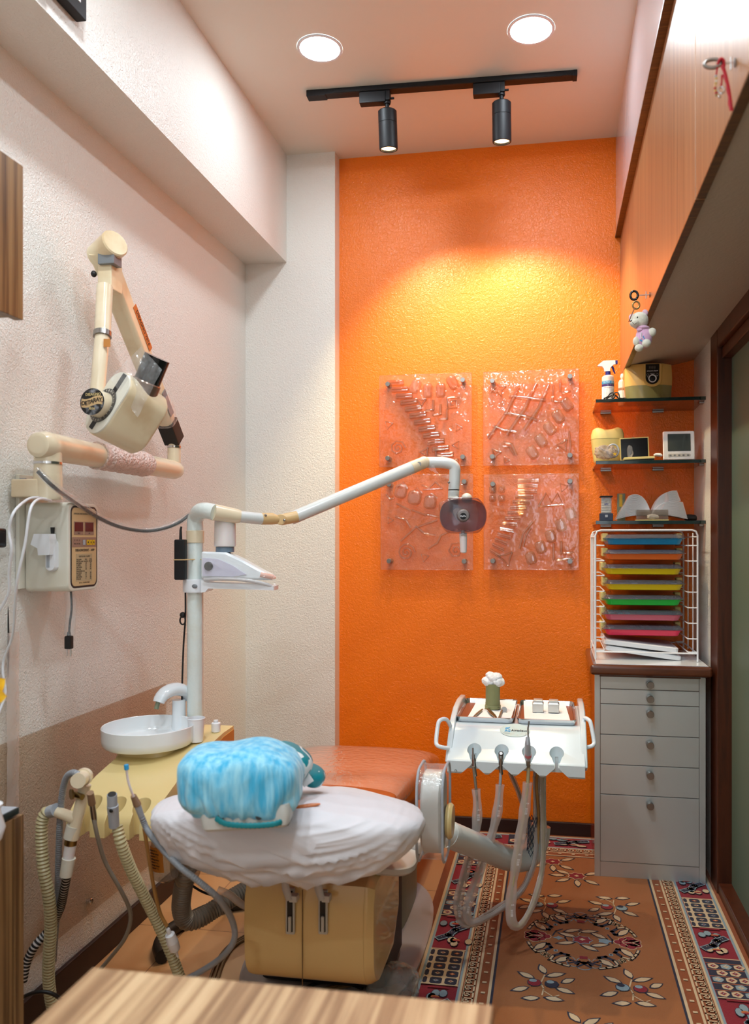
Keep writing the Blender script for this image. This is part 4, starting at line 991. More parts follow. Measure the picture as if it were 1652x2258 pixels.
M().tube([b, b + d * .25], [.004, .0025], 12).build('spout', 'white', r)

# wall pipe work behind the holders
r = thing('drain_pipe', 'cream plastic drain pipe with tee and brass ring beside the console', 'drain pipe', tuple(at(165, 1850, 1.85)))
M().tube(hits([(188, 1730, 1.85), (178, 1775, 1.85), (168, 1815, 1.85), (160, 1850, 1.85)]), .0135, 24).build('pipe', 'cream_tube', r)
a, b = hits([(186, 1712, 1.845), (172, 1722, 1.80)]); M().tube([a, a.lerp(b, .3), a.lerp(b, .3), b], [.020, .020, .017, .017], 24).build('elbow_ring', 'cream_tube', r)
M().tube(hits([(168, 1806, 1.85), (126, 1790, 1.86)]), [.0135, .0125], 24).build('tee_branch', 'cream_tube', r)
M().tube(hits([(163, 1820, 1.85), (155, 1848, 1.85)]), [.0165, .0155], 24).build('sleeve', 'cream_lt', r)
M().tube(hits([(158, 1846, 1.85), (155, 1862, 1.85)]), [.0140, .0140], 24).build('brass_ring', 'brass', r)
M().tube(hits([(156, 1860, 1.85), (150, 1895, 1.85)]), [.0130, .0125], 24).build('clear_length', 'milky', r)
M().tube(hits([(152, 1892, 1.85), (145, 1932, 1.85)]), [.0152, .0135], 24).build('union', 'cream_lt', r)
M().tube(hits([(125, 1786, 1.86), (110, 1790, 1.87)]), [.0155, .0145], 24).build('grey_collar', 'grey_pl', r)
M().cyl(at(165, 1752, 1.84), at(182, 1758, 1.83), .007, 14).lathe([(.004, 0), (.012, .0), (.012, .004), (.004, .004)], at(160, 1751, 1.83), 18, axis=(-.6, -.8, 0)).build('valve', 'brass', r)
hose(M(), hits([(178, 1712, 1.81), (162, 1704, 1.82), (146, 1716, 1.84), (136, 1760, 1.86), (131, 1840, 1.88), (128, 1940, 1.92), (126, 2010, 1.95), (122, 2060, 1.98), (118, 2120, 2.0)]), .0072, .0007, .0055, 12).build('water_hose', 'grey_hose', label='grey ribbed water hose arching down from the cream elbow', cat='hose')
hose(M(), hits([(118, 1788, 1.87), (102, 1792, 1.87), (93, 1815, 1.87), (92, 1860, 1.87), (97, 1920, 1.87), (108, 1980, 1.88), (112, 2040, 1.9), (108, 2110, 1.92), (108, 2170, 1.94), (118, 2230, 1.96), (134, 2275, 1.98)]), .0128, .0018, .0085, 16).build('drain_hose', 'beige_hose', label='beige corrugated hose curving down from the grey collar near the striped cabinet', cat='hose')
hose(M(), hits([(148, 1928, 1.86), (142, 1960, 1.88), (132, 2005, 1.92), (108, 2050, 1.94), (78, 2085, 1.93), (60, 2120, 1.93), (50, 2165, 1.93)]), .0095, .0009, .009, 14, 0, 1).build('striped_hose', ['white', 'rubber'], label='black and white striped hose below the cream pipe union', cat='hose')
hose(M(), hits([(48, 2200, 1.85), (75, 2189, 1.85), (105, 2188, 1.85), (130, 2200, 1.86), (150, 2225, 1.88)]), .0045).build('black_cable', 'rubber', label='black cable crossing the beige hose near the floor', cat='cable')

# drainage trap, hung bottle and the big floor hose
r = thing('suction_trap', 'clear cut plastic bottle sleeve over the thick grey drain hose', 'bottle', tuple(at(412, 1930, 2.2)))
a, b = hits([(408, 1868, 2.2), (410, 1948, 2.2)])
M().tube([a, a.lerp(b, .15), a.lerp(b, .7), a.lerp(b, .78), b], [.030, .041, .041, .038, .026], 28, cap=(False, False)).build('bottle', 'bottle_clear', r)
M().box((-.012, -.001, -.007), (.012, .001, .007), T=frame(at(402, 1897, 2.15), Rr, Ff, UP)).build('label', 'paper', r)
m_ = M().text('No', .010, frame(at(402, 1896, 2.147), Rr, UP)); m_.build('label_writing', 'ink', r)
hose(M(), hits([(410, 1880, 2.2), (408, 1930, 2.2), (402, 1970, 2.22), (400, 2005, 2.24), (412, 2030, 2.26), (440, 2025, 2.28), (480, 2000, 2.32), (520, 1975, 2.36), (570, 1948, 2.42)]), .0245, .0022, .0085, 20).build('thick_drain_hose', 'drain_hose', label='thick grey corrugated drain hose bending across the floor to the chair', cat='hose')
r = thing('plastic_bottle', 'clear plastic bottle with orange label hanging under the console', 'bottle', tuple(at(360, 1940, 2.1)))
a, b = hits([(357, 1815, 2.1), (368, 1942, 2.1)])
M().tube([a, a.lerp(b, .1), a.lerp(b, .3), a.lerp(b, .35), a.lerp(b, .8), a.lerp(b, .93), b], [.014, .026, .031, .033, .034, .031, .016], 26).build('shell', 'bottle_clear', r)
m_ = M().grid(lambda u, v: tuple(a.lerp(b, .35 + .42 * v) + Rr * (.0345 * math.sin(-1.3 + 1.5 * u)) - Ff * (.0345 * math.cos(-1.3 + 1.5 * u))), 12, 4); m_.build('label', 'orange_lab', r)
m_ = M()
for k in range(7):
    c_ = a.lerp(b, .40 + .05 * k); m_.text('drinking water' if k % 2 else 'mineral 1 L', .0062, frame(c_ + Rr * -.017 - Ff * .0312, (Rr * .86 - Ff * -.0 - Ff * .5), UP))
m_.build('label_writing', 'ink', r)
M().cyl(at(371, 1822, 2.02), at(375, 1876, 2.02), .0042, 10).build('white_rod', 'white', label='short white rod hanging between the clear bottles', cat='rod')
hose(M(), [atz(358, 2110, .022), atz(352, 2085, .022), atz(372, 2055, .022), atz(420, 2025, .022), atz(480, 2000, .022), atz(570, 1985, .022)], .021).build('air_hose', 'rubber', label='thick black hose lying on the floor under the grey ribbed hose', cat='hose')
hose(M(), hits([(422, 1952, 2.25), (450, 1968, 2.3), (490, 1980, 2.35), (560, 2000, 2.4)]), .0035).build('black_cable', 'rubber', label='thin black cable passing behind the thick drain hose to the chair', cat='cable')
for k in range(3):
    hose(M(), [atz(462 + 9 * k, 2160, .005), atz(478 + 8 * k, 2120, .005), atz(505 + 7 * k, 2085, .005), atz(560, 2052 + 5 * k, .005)], .0042).build('floor_cable', 'mud', label='brown cable running on the floor beside the beige housing', cat='cable', group='three brown floor cables')
hose(M(), hits([(480, 1962, 1.98), (505, 1972, 1.98), (530, 1992, 1.98), (560, 2008, 1.98)]), .009).build('wrapped_tube', 'sleeve', label='plastic wrapped tube entering the side of the beige housing', cat='tube')

# ------------------------------------------------------------------ lamp post on the unit and the operating lamp
PX, PY = -1.03, 2.19
t_p = (V((PX, PY, 0))).length / ray(432, 1190).length * 1.0
r = thing('operating_lamp', 'white dental operating lamp on a jointed arm rising from the beige console', 'dental lamp', (PX, PY, .70))
zt = at(432, 1150, 2.33).z
pt = V((PX, PY, zt))
M().cyl((PX, PY, .695), (PX, PY, at(432, 1195, 2.33).z), .0232, 32).build('pole', 'pole', r)
M().cyl((PX, PY, at(432, 1197, 2.33).z), (PX, PY, at(432, 1170, 2.33).z), .0255, 32, bev=.001).build('pole_collar', 'cream_tube', r)
q1 = at(575, 1144, 2.36)
e_c = [V((PX, PY, at(432, 1172, 2.33).z)), V((PX, PY, at(432, 1150, 2.33).z))] + [at(434, 1138, 2.32), at(441, 1128, 2.30), at(455, 1126, 2.28), at(475, 1130, 2.27)]
M().tube(catmull(e_c, 6), .0235, 28).build('elbow', 'pole', r)
M().tube([at(470, 1129, 2.27), at(520, 1138, 2.31), at(530, 1139, 2.315)], [.024, .022, .0185], 26).build('wrapped_length', 'cream_tube', r)
M().tube([at(525, 1139, 2.31), at(576, 1144, 2.36)], [.0172, .0172], 26).build('short_arm', 'arm_white', r)
M().tube([at(576, 1144, 2.36), at(600, 1144, 2.38), at(612, 1146, 2.39)], [.0176, .0176, .013], 24).build('joint', 'tan', r)
j = at(622, 1146, 2.40)
M().cyl(j - Ff * .019, j + Ff * .019, .0165, 24, bev=.002).tube([j, at(655, 1139, 2.42)], [.0165, .0175], 24).build('pivot', 'tan', r)
for px, py, t in ((586, 1136, 2.35), (627, 1147, 2.375), (565, 1143, 2.335)): M().ell(at(px, py, t), (.004, .003, .004), nu=12, nv=8).build('screw', 'steel_dark', r)
a0, a1 = at(643, 1143, 2.42), at(935, 1020, 2.62)
M().tube([a0, a0.lerp(a1, .02), a0.lerp(a1, .9)], [.0190, .0198, .0205], 32).build('long_arm', 'arm_white', r)
M().tube([a0.lerp(a1, .895), a1], [.0212, .0200], 30).ell(a1, (.0205, .0205, .0205), nu=20, nv=12).build('upper_joint', 'cream_tube', r)
M().cyl(at(924, 1023, 2.59), at(924, 1023, 2.60), .0075, 18).build('cap_screw', 'steel_dark', r)
M().tube(catmull(hits([(940, 1020, 2.63), (965, 1020, 2.63), (988, 1022, 2.63), (1002, 1030, 2.63), (1003, 1048, 2.63), (1001, 1080, 2.63), (1000, 1098, 2.64)]), 6), .0185, 28).build('bend', 'arm_white', r)
M().tube(hits([(1001, 1079.5, 2.63), (1001, 1081.5, 2.63)]), .0188, 28).build('seam', 'ink', r)
M().ell(at(990, 1064, 2.605), (.004, .004, .004), nu=12, nv=8).build('screw', 'steel_dark', r)
M().grid(lambda u, v: tuple(at(945 + 45 * u + 10 * v * (1 - u), 1035 + 22 * u + 14 * v * math.sin(pi * u) - 12 * v, 2.60)), 10, 5).build('torn_film', 'film', r)
lc = at(1021, 1137, 2.58)
def LF(x, y, z=0): return lc + Rr * x + UP * y - Ff * z
def lens_ring(k, z):
    o_ = []
    for i in range(48):
        a = 2 * pi * i / 48; x = .077 * k * math.cos(a); y = .073 * k * math.sin(a); y = max(-.053 * k - .006 * (1 - (x / .077) ** 2), min(.053 * k + .006 * (1 - (x / .077) ** 2), y)); o_.append(LF(x, y, z))
    return o_
M().loft([lens_ring(.99, -.04), lens_ring(1, -.02), lens_ring(1, .012), lens_ring(.97, .018)], cap=(False, False)).build('shield_rim', 'smoke', r)
M().loft([lens_ring(.97, .018), lens_ring(.85, .021), lens_ring(.5, .023), lens_ring(.05, .024)], cap=(False, True)).build('front_shield', 'smoke', r)
M().loft([[LF(.0745 * kk * math.copysign(abs(math.cos(2 * pi * i / 40)) ** .75, math.cos(2 * pi * i / 40)), .053 * kk * math.copysign(abs(math.sin(2 * pi * i / 40)) ** .7, math.sin(2 * pi * i / 40)), -.045 + .045 * kk * kk) for i in range(40)] for kk in (1, .8, .6, .4, .2, .05)], cap=(False, True)).build('reflector', film('blue_mirror_glass', (176, 166, 196), .42, .12, bump=(25, .3, .01), body=(150, 146, 180), gloss=2.0), r)
M().lathe([(.022, 0), (.0215, .02), (.018, .034), (.014, .037)], LF(0, .0, .0), 28, axis=-Ff).build('bulb_cap', mat('grey_bulb_cap', (132, 124, 122), .3), r)
M().cyl(LF(-.001, -.003, .0365), LF(-.001, -.003, .0385), .0105, 28).build('badge', 'black', r)
M().text('KaVo', .0082, frame(LF(-.001, -.003, .0388), Rr, UP), bold=.0002).build('badge_lettering', 'white', r)
M().ell(LF(.014, .058, -.03), (.018, .02, .017)).tube([LF(-.03, .06, -.03), LF(-.028, .03, -.05), LF(0, .0, -.05)], [.016, .018, .024], 20).build('back_housing', 'cream_lt', r)
M().tube([LF(0, -.055, -.0), LF(.001, -.07, .0), LF(.002, -.118, .0), LF(.002, -.122, 0)], [.0125, .0125, .0105, .006], 22).build('handle', 'milky', r)
M().tube([LF(0, -.05, .004), LF(0, -.064, .0128)], [.006, .007], 14).build('handle_button', 'grey_pl', r)

# power brick strapped to the pole
bk = at(398.5, 1234, 2.29)
r = thing('power_brick', 'black power brick zip-tied to the lamp pole', 'power adapter', tuple(bk - UP * .06))
M().box((-.0155, -.014, -.058), (.0155, .014, .058), .004, T=frame(bk, Rr, Ff, UP)).build('body', 'black', r)
M().tube([bk + UP * .057, bk + UP * .085, bk + UP * .095 + Rr * .002], [.0045, .0035, .0028], 12).build('cord', 'rubber', r)
M().box((-.0165, -.015, -.0015), (.0165, .015, .0015), T=frame(bk, Rr, Ff, UP)).tube([bk + Rr * .016 - Ff * .014, V((PX, PY, bk.z)) - Ff * .0245, V((PX, PY, bk.z)) + Rr * .022 - Ff * .01], .0018, 8).build('zip_tie', 'tan', r)
hose(M(), hits([(409, 1305, 2.34), (409, 1360, 2.34), (405, 1420, 2.34), (402, 1500, 2.33), (401, 1565, 2.32)]), .0026).build('power_cable', 'rubber', label='thin black cable hanging beside the lamp pole down to the console', cat='cable')
m_ = M()
cc = at(403, 1365, 2.335)
m_.tube([cc + Rr * (.008 * math.cos(a)) + UP * (.012 * math.sin(a) - .004) for a in [k * .4 for k in range(34)]], .0024, 8)
m_.ell(cc + UP * .012, (.009, .008, .009), nu=14, nv=8); m_.build('cable_coil', 'rubber', label='small coiled black lead tied beside the lamp pole', cat='cable')

# ultrasonic scaler on its bracket
zc_ = at(430, 1291, 2.33).z
r = thing('ultrasonic_scaler', 'white ultrasonic scaler with frosted water bottle on the lamp pole bracket', 'scaler', (PX + .06, PY, zc_))
M().lathe([(.0235, -.019), (.034, -.019), (.0352, -.014), (.0352, .014), (.034, .019), (.0235, .019)], (PX, PY, zc_), 32, cap=(False, False)).build('clamp_ring', 'white', r)
M().ell(V((PX, PY, zc_)) - Ff * .035 + Rr * .008, (.009, .003, .006), nu=16, nv=8).build('clamp_hole', 'mid_grey', r)
B0 = V((PX, PY, zc_)) - Ff * .012
def SB(x, y, z): return B0 + Rr * x - Ff * y + UP * z
def sp(poly, y0, y1): return M().prism(poly, Rr, UP, -Ff * (y1 - y0), SB(0, y0, 0))
sp([(.03, -.018), (.03, .019), (.05, .010), (.215, .004), (.238, .0), (.238, -.012), (.21, -.010), (.05, -.006), (.042, -.016)], -.04, .035).build('bracket_tray', 'white', r)
m_ = sp([(.028, .024), (.028, .100), (.10, .098), (.14, .08), (.19, .052), (.232, .030), (.236, .018), (.20, .018), (.06, .022)], -.03, .032)
ob = m_.build('casing', 'white_gloss', r); bv = ob.modifiers.new('bevel', 'BEVEL'); bv.width = .007; bv.segments = 3; bv.limit_method = 'ANGLE'; bv.angle_limit = math.radians(40)
sp([(.034, .03), (.034, .082), (.08, .078), (.12, .060), (.16, .034), (.12, .028)], .0322, .0345).build('side_recess', mat('lilac_white', (206, 204, 224), .3), r)
M().cyl(SB(.052, .034, .058), SB(.052, .041, .058), .0125, 24, bev=.002).build('dial', 'black_gloss', r)
M().cyl(SB(.09, 0, .098), SB(.09, 0, .112), .0265, 32).build('bottle_collar', mat('slate_collar', (108, 126, 142), .35), r)
M().lathe([(.024, .112), (.0305, .115), (.0315, .12), (.030, .195), (.026, .199), (.0, .199)], SB(.09, 0, 0) , 36).build('water_bottle', 'milky', r)
hose(M(), [SB(.04, .038, .02), SB(.1, .044, .022), SB(.16, .042, .018), SB(.21, .036, .008), SB(.232, .03, .0)], .005).build('handpiece_hose', mat('pale_grey_hose', (196, 192, 192), .35), r)
M().tube([SB(.20, .034, .034), SB(.235, .03, .026)], [.007, .0075], 16).build('handpiece', mat('salmon_plastic', (214, 158, 136), .4), r)
M().grid(lambda u, v: tuple(SB(.035 + .21 * u, .047 + .004 * nz((u * 8, v * 5, 1)), .10 - .07 * u - v * (.09 - .05 * u) + .003 * nz((u * 9, v, 7)))), 24, 10).build('cling_film', 'film', r)
# ================================================================== dental chair
r = thing('dental_chair', 'orange vinyl dental chair with beige motor housing, reclined in the middle of the room', 'dental chair', (-.6, 2.1, 0))
chair = r
# base plate and column
def oval(cx, cy, rx, ry, z, n_=48, e=.75): return [V((cx + rx * math.copysign(abs(math.cos(2 * pi * i / n_)) ** e, math.cos(2 * pi * i / n_)), cy + ry * math.copysign(abs(math.sin(2 * pi * i / n_)) ** e, math.sin(2 * pi * i / n_)), z)) for i in range(n_)]
M().loft([oval(-.64, 2.42, .262, .46, .002), oval(-.64, 2.42, .262, .46, .016), oval(-.64, 2.42, .250, .448, .024)]).build('base_plate', 'base_grey', r)
M().loft([oval(-.66, 2.60, .20, .28, .024, e=.6), oval(-.66, 2.60, .20, .28, .40, e=.6)]).build('column_cover', 'sage', r)
M().box((-.80, 2.1, .03), (-.44, 2.34, .36), .02).build('lift_frame', 'rubber', r)
# motor housing: barrel of rounded profile
hp = [(2.13, .36), (2.13, .262), (2.05, .183)] + [(1.885 - .085 * math.sin(math.radians(a)), .268 - .085 * math.cos(math.radians(a))) for a in range(0, 91, 9)] + [(1.796, .33), (1.80, .40), (1.815, .438), (1.85, .446), (2.09, .446), (2.12, .42)]
hx0, hx1 = -.722, -.410
m_ = M()
def hr(x, k): return [(x, 1.96 + (y - 1.96) * k, .31 + (z - .31) * k) for y, z in hp]
m_.loft([hr(hx0 - .004, .93), hr(hx0, .99), hr(hx0 + .01, 1), hr(hx1 - .03, 1), hr(hx1 - .022, .998)], 0)
m_.loft([hr(hx1 - .0218, .995), hr(hx1 - .014, .985), hr(hx1, .93), hr(hx1 + .002, .8)], 0)
house = m_.build('motor_housing', 'housing', r)
M().box((-.578, 1.7935, .2), (-.5765, 1.7965, .43)).build('housing_seam', 'mud', r)
for px in (641, 713):
    a = aty(px, 1950, 1.795); b = aty(px - 3, 2057, 1.795)
    xa = a.x
    M().box((xa - .010, 1.786, b.z), (xa + .012, 1.7962, .436), .003).build('slot_frame', 'grey_enamel', r)
    M().box((xa - .005, 1.784, b.z + .008), (xa + .008, 1.7865, .43)).build('slot', 'rubber', r)
    M().box((xa - .001, 1.778, b.z + .008), (xa + .006, 1.785, b.z + .045), .0015).build('slot_pin', 'grey_enamel', r)
    t0 = aty(px - 14, 1935, 1.775); t1 = aty(px - 3, 1985, 1.765)
    M().tube([t0, t0.lerp(t1, .5) - V((.002, 0, 0)), t1], [.006, .0075, .006], 10, flat=1.3).box((t1.x - .002, 1.765, t1.z - .006), (t1.x + .018, 1.786, t1.z + .010), .003).build('lever', 'grey_enamel', r)
# carrier plate under the seat with rounded ends, and the seat
M().rr([(.452, .262, .17, .04), (.458, .268, .176, .045), (.470, .268, .176, .045), (.474, .262, .17, .04)], (-.598, 2.05, -.012), k=6).build('carrier_plate', 'grey_enamel', r)
def seat_sec(y, x0, x1, z0, z1, e=.55, n_=32):
    cx, cz, rx, rz = (x0 + x1) / 2, (z0 + z1) / 2, (x1 - x0) / 2, (z1 - z0) / 2
    def pw(x): return math.copysign(abs(x) ** e, x)
    return [(cx + rx * pw(math.cos(2 * pi * i / n_)), y, cz + rz * pw(math.sin(2 * pi * i / n_))) for i in range(n_)]
S = [(2.20, -.86, -.46, .46, .50), (2.22, -.90, -.44, .42, .53), (2.3, -.92, -.425, .40, .55), (2.5, -.92, -.415, .40, .535), (2.75, -.91, -.415, .38, .515), (2.95, -.90, -.42, .30, .46), (3.1, -.88, -.43, .22, .36), (3.2, -.86, -.45, .19, .28), (3.22, -.82, -.5, .2, .25)]
M().loft([seat_sec(*q) for q in S]).build('seat', 'vinyl', r)
M().loft([seat_sec(y, x0 + .01, x1 + .004, z0 + .06, z1 + .003) for y, x0, x1, z0, z1 in S[1:6]], cap=(False, False)).build('seat_cover_film', 'film', r)

# backrest: one section list shared by the upholstery and the cloth over it
BS = [  # y, x0, x1, ztop, zbot
 (1.475, -.66, -.46, .672, .640), (1.49, -.745, -.375, .692, .612), (1.52, -.800, -.305, .703, .582), (1.57, -.825, -.275, .705, .562), (1.64, -.842, -.272, .696, .546),
 (1.74, -.854, -.298, .676, .522), (1.84, -.860, -.335, .648, .500), (1.95, -.862, -.385, .612, .478), (2.08, -.86, -.41, .575, .47), (2.2, -.85, -.425, .555, .47)]
def bk_ring(y, x0, x1, zt, zb, grow=0, n_=96, wr=0, s_=0):
    cx, rx = (x0 + x1) / 2, (x1 - x0) / 2 + grow; zm = zt - (zt - zb) * .24; o_ = []
    for i in range(n_):
        th = 2 * pi * i / n_; c, q = math.cos(th), math.sin(th)
        x = cx + rx * math.copysign(abs(c) ** .9, c)
        z = zm + (zt + grow - zm) * abs(q) ** .8 if q > 0 else zm - (zm - zb + grow) * abs(q) ** 1.05
        yy = y
        if wr:
            front = max(0, 1 - (y - 1.475) / .22)
            low = max(0, -q)
            ph = x * 5 + 9 * y
            cf = max(0, 1 - min(1, abs(x + .555) / .29) ** 2.2) ** .52
            zlow = .665 - .125 * cf
            D_ = (z - zlow) / .034
            u1 = math.sin(2 * pi * D_ + 1.6 * nz((x * 3.2, y * 3, z * 2)) + 1.2 * x * 4)
            u2 = math.sin(4.3 * D_ + 18 * x + 2.5 * nz((x * 4, z * 4, 2)))
            f_ = wr * (.12 + .88 * low) * ((1 - abs(u1)) ** 1.4 * .75 + (1 - abs(u2)) ** 2.5 * .55 - .3)
            g_ = wr * .45 * nz((x * 6, y * 9, z * 12)) + wr * .15 * nz((x * 18, y * 16, z * 30))
            x += c * (f_ + g_) * .6; z += q * (f_ + g_) * .9; yy += -(f_ * .8) * (front > 0)
            z += .006 * nz((x * 9, y * 6, 4)) * max(0, q)
        o_.append((x, yy, z))
    return o_
def interp(tab, n_):
    out = []
    for i in range(len(tab) - 1):
        for k in range(n_):
            t = k / n_; out.append(tuple(a + (b - a) * t for a, b in zip(tab[i], tab[i + 1])))
    return out + [tab[-1]]
B2 = [(y + .012, x0 + .01, x1 - .01, zt - .008, zb + .006 if y < 1.6 else zb - .032) for y, x0, x1, zt, zb in BS]
M().loft([bk_ring(*q, n_=48) for q in interp(B2, 2)]).build('backrest', 'vinyl_dk', r)
# armrest: upright pad in a clear zip cover
ac = at(957, 1787, 1.90)
Ta = frame(ac, (0, 1, 0), (0, 0, 1), (1, 0, 0))
M().rr([(-.024, .056, .090, .055), (-.019, .062, .096, .06), (.019, .062, .096, .06), (.024, .056, .090, .055)], T=Ta, k=9).build('armrest_pad', 'grey_enamel', r)
M().rr([(-.030, .066, .108, .045), (-.020, .069, .104, .045), (.020, .069, .104, .045), (.030, .066, .108, .045)], T=Ta, k=8, cap=(False, False)).build('armrest_cover', 'film', r)
for z in (-.030, .030):
    ring = []
    for qx, qy, a0 in ((1, 1, 0), (-1, 1, pi / 2), (-1, -1, pi), (1, -1, 1.5 * pi)):
        for i in range(7): a = a0 + i / 6 * pi / 2; ring.append(Ta @ V((qx * .024 + .044 * math.cos(a), qy * .065 + .044 * math.sin(a), z)))
    M().tube(ring + ring[:2], .0032, 8).build('cover_seam', 'grey_pl', r)
M().cyl(Ta @ V((.02, -.03, .028)), Ta @ V((.02, -.03, .044)), .042, 32, bev=.006).build('armrest_hub', 'beige', r)
M().tube([Ta @ V((.0, -.08, -.01)), V((-.33, 2.0, .462)), V((-.42, 2.05, .455))], .016, 16).build('armrest_bracket', 'grey_enamel', r)
# link to the spittoon console, below the seat
M().tube([V((-1.02, 2.17, .49)), V((-.95, 2.25, .44)), V((-.80, 2.42, .38))], .03, 20).build('console_link', 'grey_enamel', r)
# headrest
hb = at(548, 1804, 1.495)
M().rr([(-.011, .076, .030, .012), (-.006, .081, .034, .014), (.014, .084, .034, .014), (.03, .08, .03, .014)], T=frame(hb, Rr * .997 + UP * .06, Ff, UP), k=5).build('headrest_base', 'grey_enamel', r)
for px in (487, 571): M().cyl(at(px, 1801, 1.457), at(px, 1801, 1.472), .0062, 16).build('headrest_hole', 'rubber', r)
M().cyl(at(617, 1777, 1.50), at(642, 1773, 1.51), .014, 22, bev=.003).build('headrest_knob', 'grey_enamel', r)
M().box((-.06, -.02, -.06), (.06, .03, -.01), .01, T=Matrix.Translation(hb + V((0, .08, 0)))).build('headrest_stem', 'mid_grey', r)
M().ell(at(533, 1722, 1.56), (.105, .07, .058), .7).build('headrest_pad', 'vinyl', r)

# white cotton cover over the backrest
rings = [bk_ring(*q, grow=.012, wr=.021, n_=160) for q in interp(BS[:8], 6)]
cl = M().loft(rings, cap=(True, False))
cl.build('backrest_cover', 'cloth', label='wrinkled white cotton cover pulled over the chair backrest', cat='seat cover', ang=180)
M().ell(atz(668, 1779, .7165), (.034, .006, .0045), 1, 24, 10, fn=lambda q, th, ph: q + UP * q.x * .12 + V((0, q.x * .3, 0))).build('exposed_vinyl', 'vinyl', chair)
# blue bouffant cap over the headrest
def capfn(q, th, ph):
    x, y, z = q; low = max(0, min(1, (.03 - z) / .075))
    pl = math.sin(x * 190 + 9 * nz((x * 14, y * 12, z * 16))) * .6 + 1.3 * nz((x * 70, y * 50, z * 14))
    k = 1 + low * .055 * pl + .02 * nz((x * 60, y * 60, z * 22)) + .02 * nz((x * 25, y * 25, z * 25))
    z2 = z + (.010 * nz((x * 30, y * 20, 0)) if z < -.05 else 0)
    x2 = x * k; 
    if z > 0: z2 += .010 * math.exp(-((x - .035) / .05) ** 2) - .004 * math.exp(-((x + .03) / .03) ** 2)
    return V((x2 * CT - y * k * ST, x2 * ST + y * k * CT, z2 - x * .05))
capc = at(533, 1719, 1.535)
M().ell(capc, (.117, .088, .066), .62, 220, 60, fn=capfn).build('bouffant_cap', 'cap', label='crinkled sky blue bouffant cap stretched over the headrest', cat='cap', ang=180)
m_ = M().tube(catmull([capc + Rr * x - Ff * (.078 + .006 * nz((x * 60, 1, 1))) + UP * (-.068 + .003 * math.sin(x * 180) - x * .05 + (.008 if x > .07 else 0)) for x in [-.10 + k * .0125 for k in range(17)]], 3), .0035, 8)

# teal printed neck pillow
pl_ = thing('neck_pillow', 'teal neck pillow with white print and tag, behind the blue cap', 'pillow', tuple(at(655, 1700, 1.68)))
def lobe(px, py, t, r3, rot):
    c = at(px, py, t); T = Matrix.Translation(c) @ Matrix.Rotation(rot, 4, Ff); m_ = M().ell((0, 0, 0), r3, .8, 40, 24, T=T @ Matrix.Rotation(YAW, 4, 'Z')); return m_, c
m_, c1_ = lobe(640, 1678, 1.66, (.048, .05, .032), math.radians(28)); m_.build('upper_lobe', 'teal', pl_)
m_, c2_ = lobe(684, 1708, 1.74, (.034, .04, .021), math.radians(25)); m_.build('lower_lobe', 'teal', pl_)
m_ = M().box((-.012, -.001, -.02), (.012, .001, .02), .0005, T=frame(at(670, 1711, 1.64), Rr * .8 + UP * .55, Ff, UP * .8 - Rr * .5)); m_.build('tag', 'paper', pl_)
# print made as material on the pillow: white blotches
mt, n, l, p, o = nt('teal_rabbit_print')
tc = n.new('ShaderNodeTexCoord'); vo = n.new('ShaderNodeTexNoise'); vo.inputs['Scale'].default_value = 24; vo.inputs['Detail'].default_value = 1.2; vo.inputs['Distortion'].default_value = .8
l.new(tc.outputs['Object'], vo.inputs['Vector']); cr = n.new('ShaderNodeValToRGB'); cr.color_ramp.interpolation = 'CONSTANT'
cr.color_ramp.elements[0].color = lin((10, 134, 146)); cr.color_ramp.elements[1].position = .55; cr.color_ramp.elements[1].color = lin((228, 236, 236))
l.new(vo.outputs['Fac'], cr.inputs['Fac']); l.new(cr.outputs['Color'], p.inputs['Base Color']); p.inputs['Roughness'].default_value = .45
for ch in pl_.children:
    if 'lobe' in ch.name: ch.data.materials[0] = mt
hem = [at(476, 1804, 1.458), at(500, 1817, 1.452), at(555, 1821, 1.45), at(610, 1816, 1.455), at(634, 1800, 1.49), at(642, 1782, 1.51), at(650, 1752, 1.56), at(665, 1722, 1.64)]
M().tube(resample(catmull(hem, 8), .004), [.0035 + .0008 * (i % 2) for i in range(len(resample(catmull(hem, 8), .004)))], 8, flat=1.4).build('teal_hem', 'teal', pl_)
# crumpled clear bag on the floor by the housing
m_ = M().ell(tuple(atz(872, 2172, .05)), (.075, .06, .05), .9, 60, 30, fn=lambda q, th, ph: q * (1 + .35 * nz(tuple(q * 22)) + .15 * nz(tuple(q * 60))))
m_.build('plastic_bag', film('crumpled_bag', (236, 238, 240), .30, .15, bump=(70, 1, .02), body=(196, 204, 210), gloss=.9), label='crumpled clear plastic bag lying on the base plate by the housing', cat='plastic bag')
hose(M(), [atz(640, 2195, .04), atz(700, 2168, .03), atz(760, 2168, .03), atz(800, 2180, .03)], .004).build('floor_lead', 'rubber', label='black lead on the base plate below the beige housing', cat='cable')
for k in range(2):
    hose(M(), [atz(700, 2190 - 6 * k, .03), atz(760, 2176 - 5 * k, .03), atz(830, 2160 - 4 * k, .03)], .004).build('base_cable', 'mud', label='tan cable lying on the chair base plate under the housing', cat='cable', group='tan cables on the base plate')

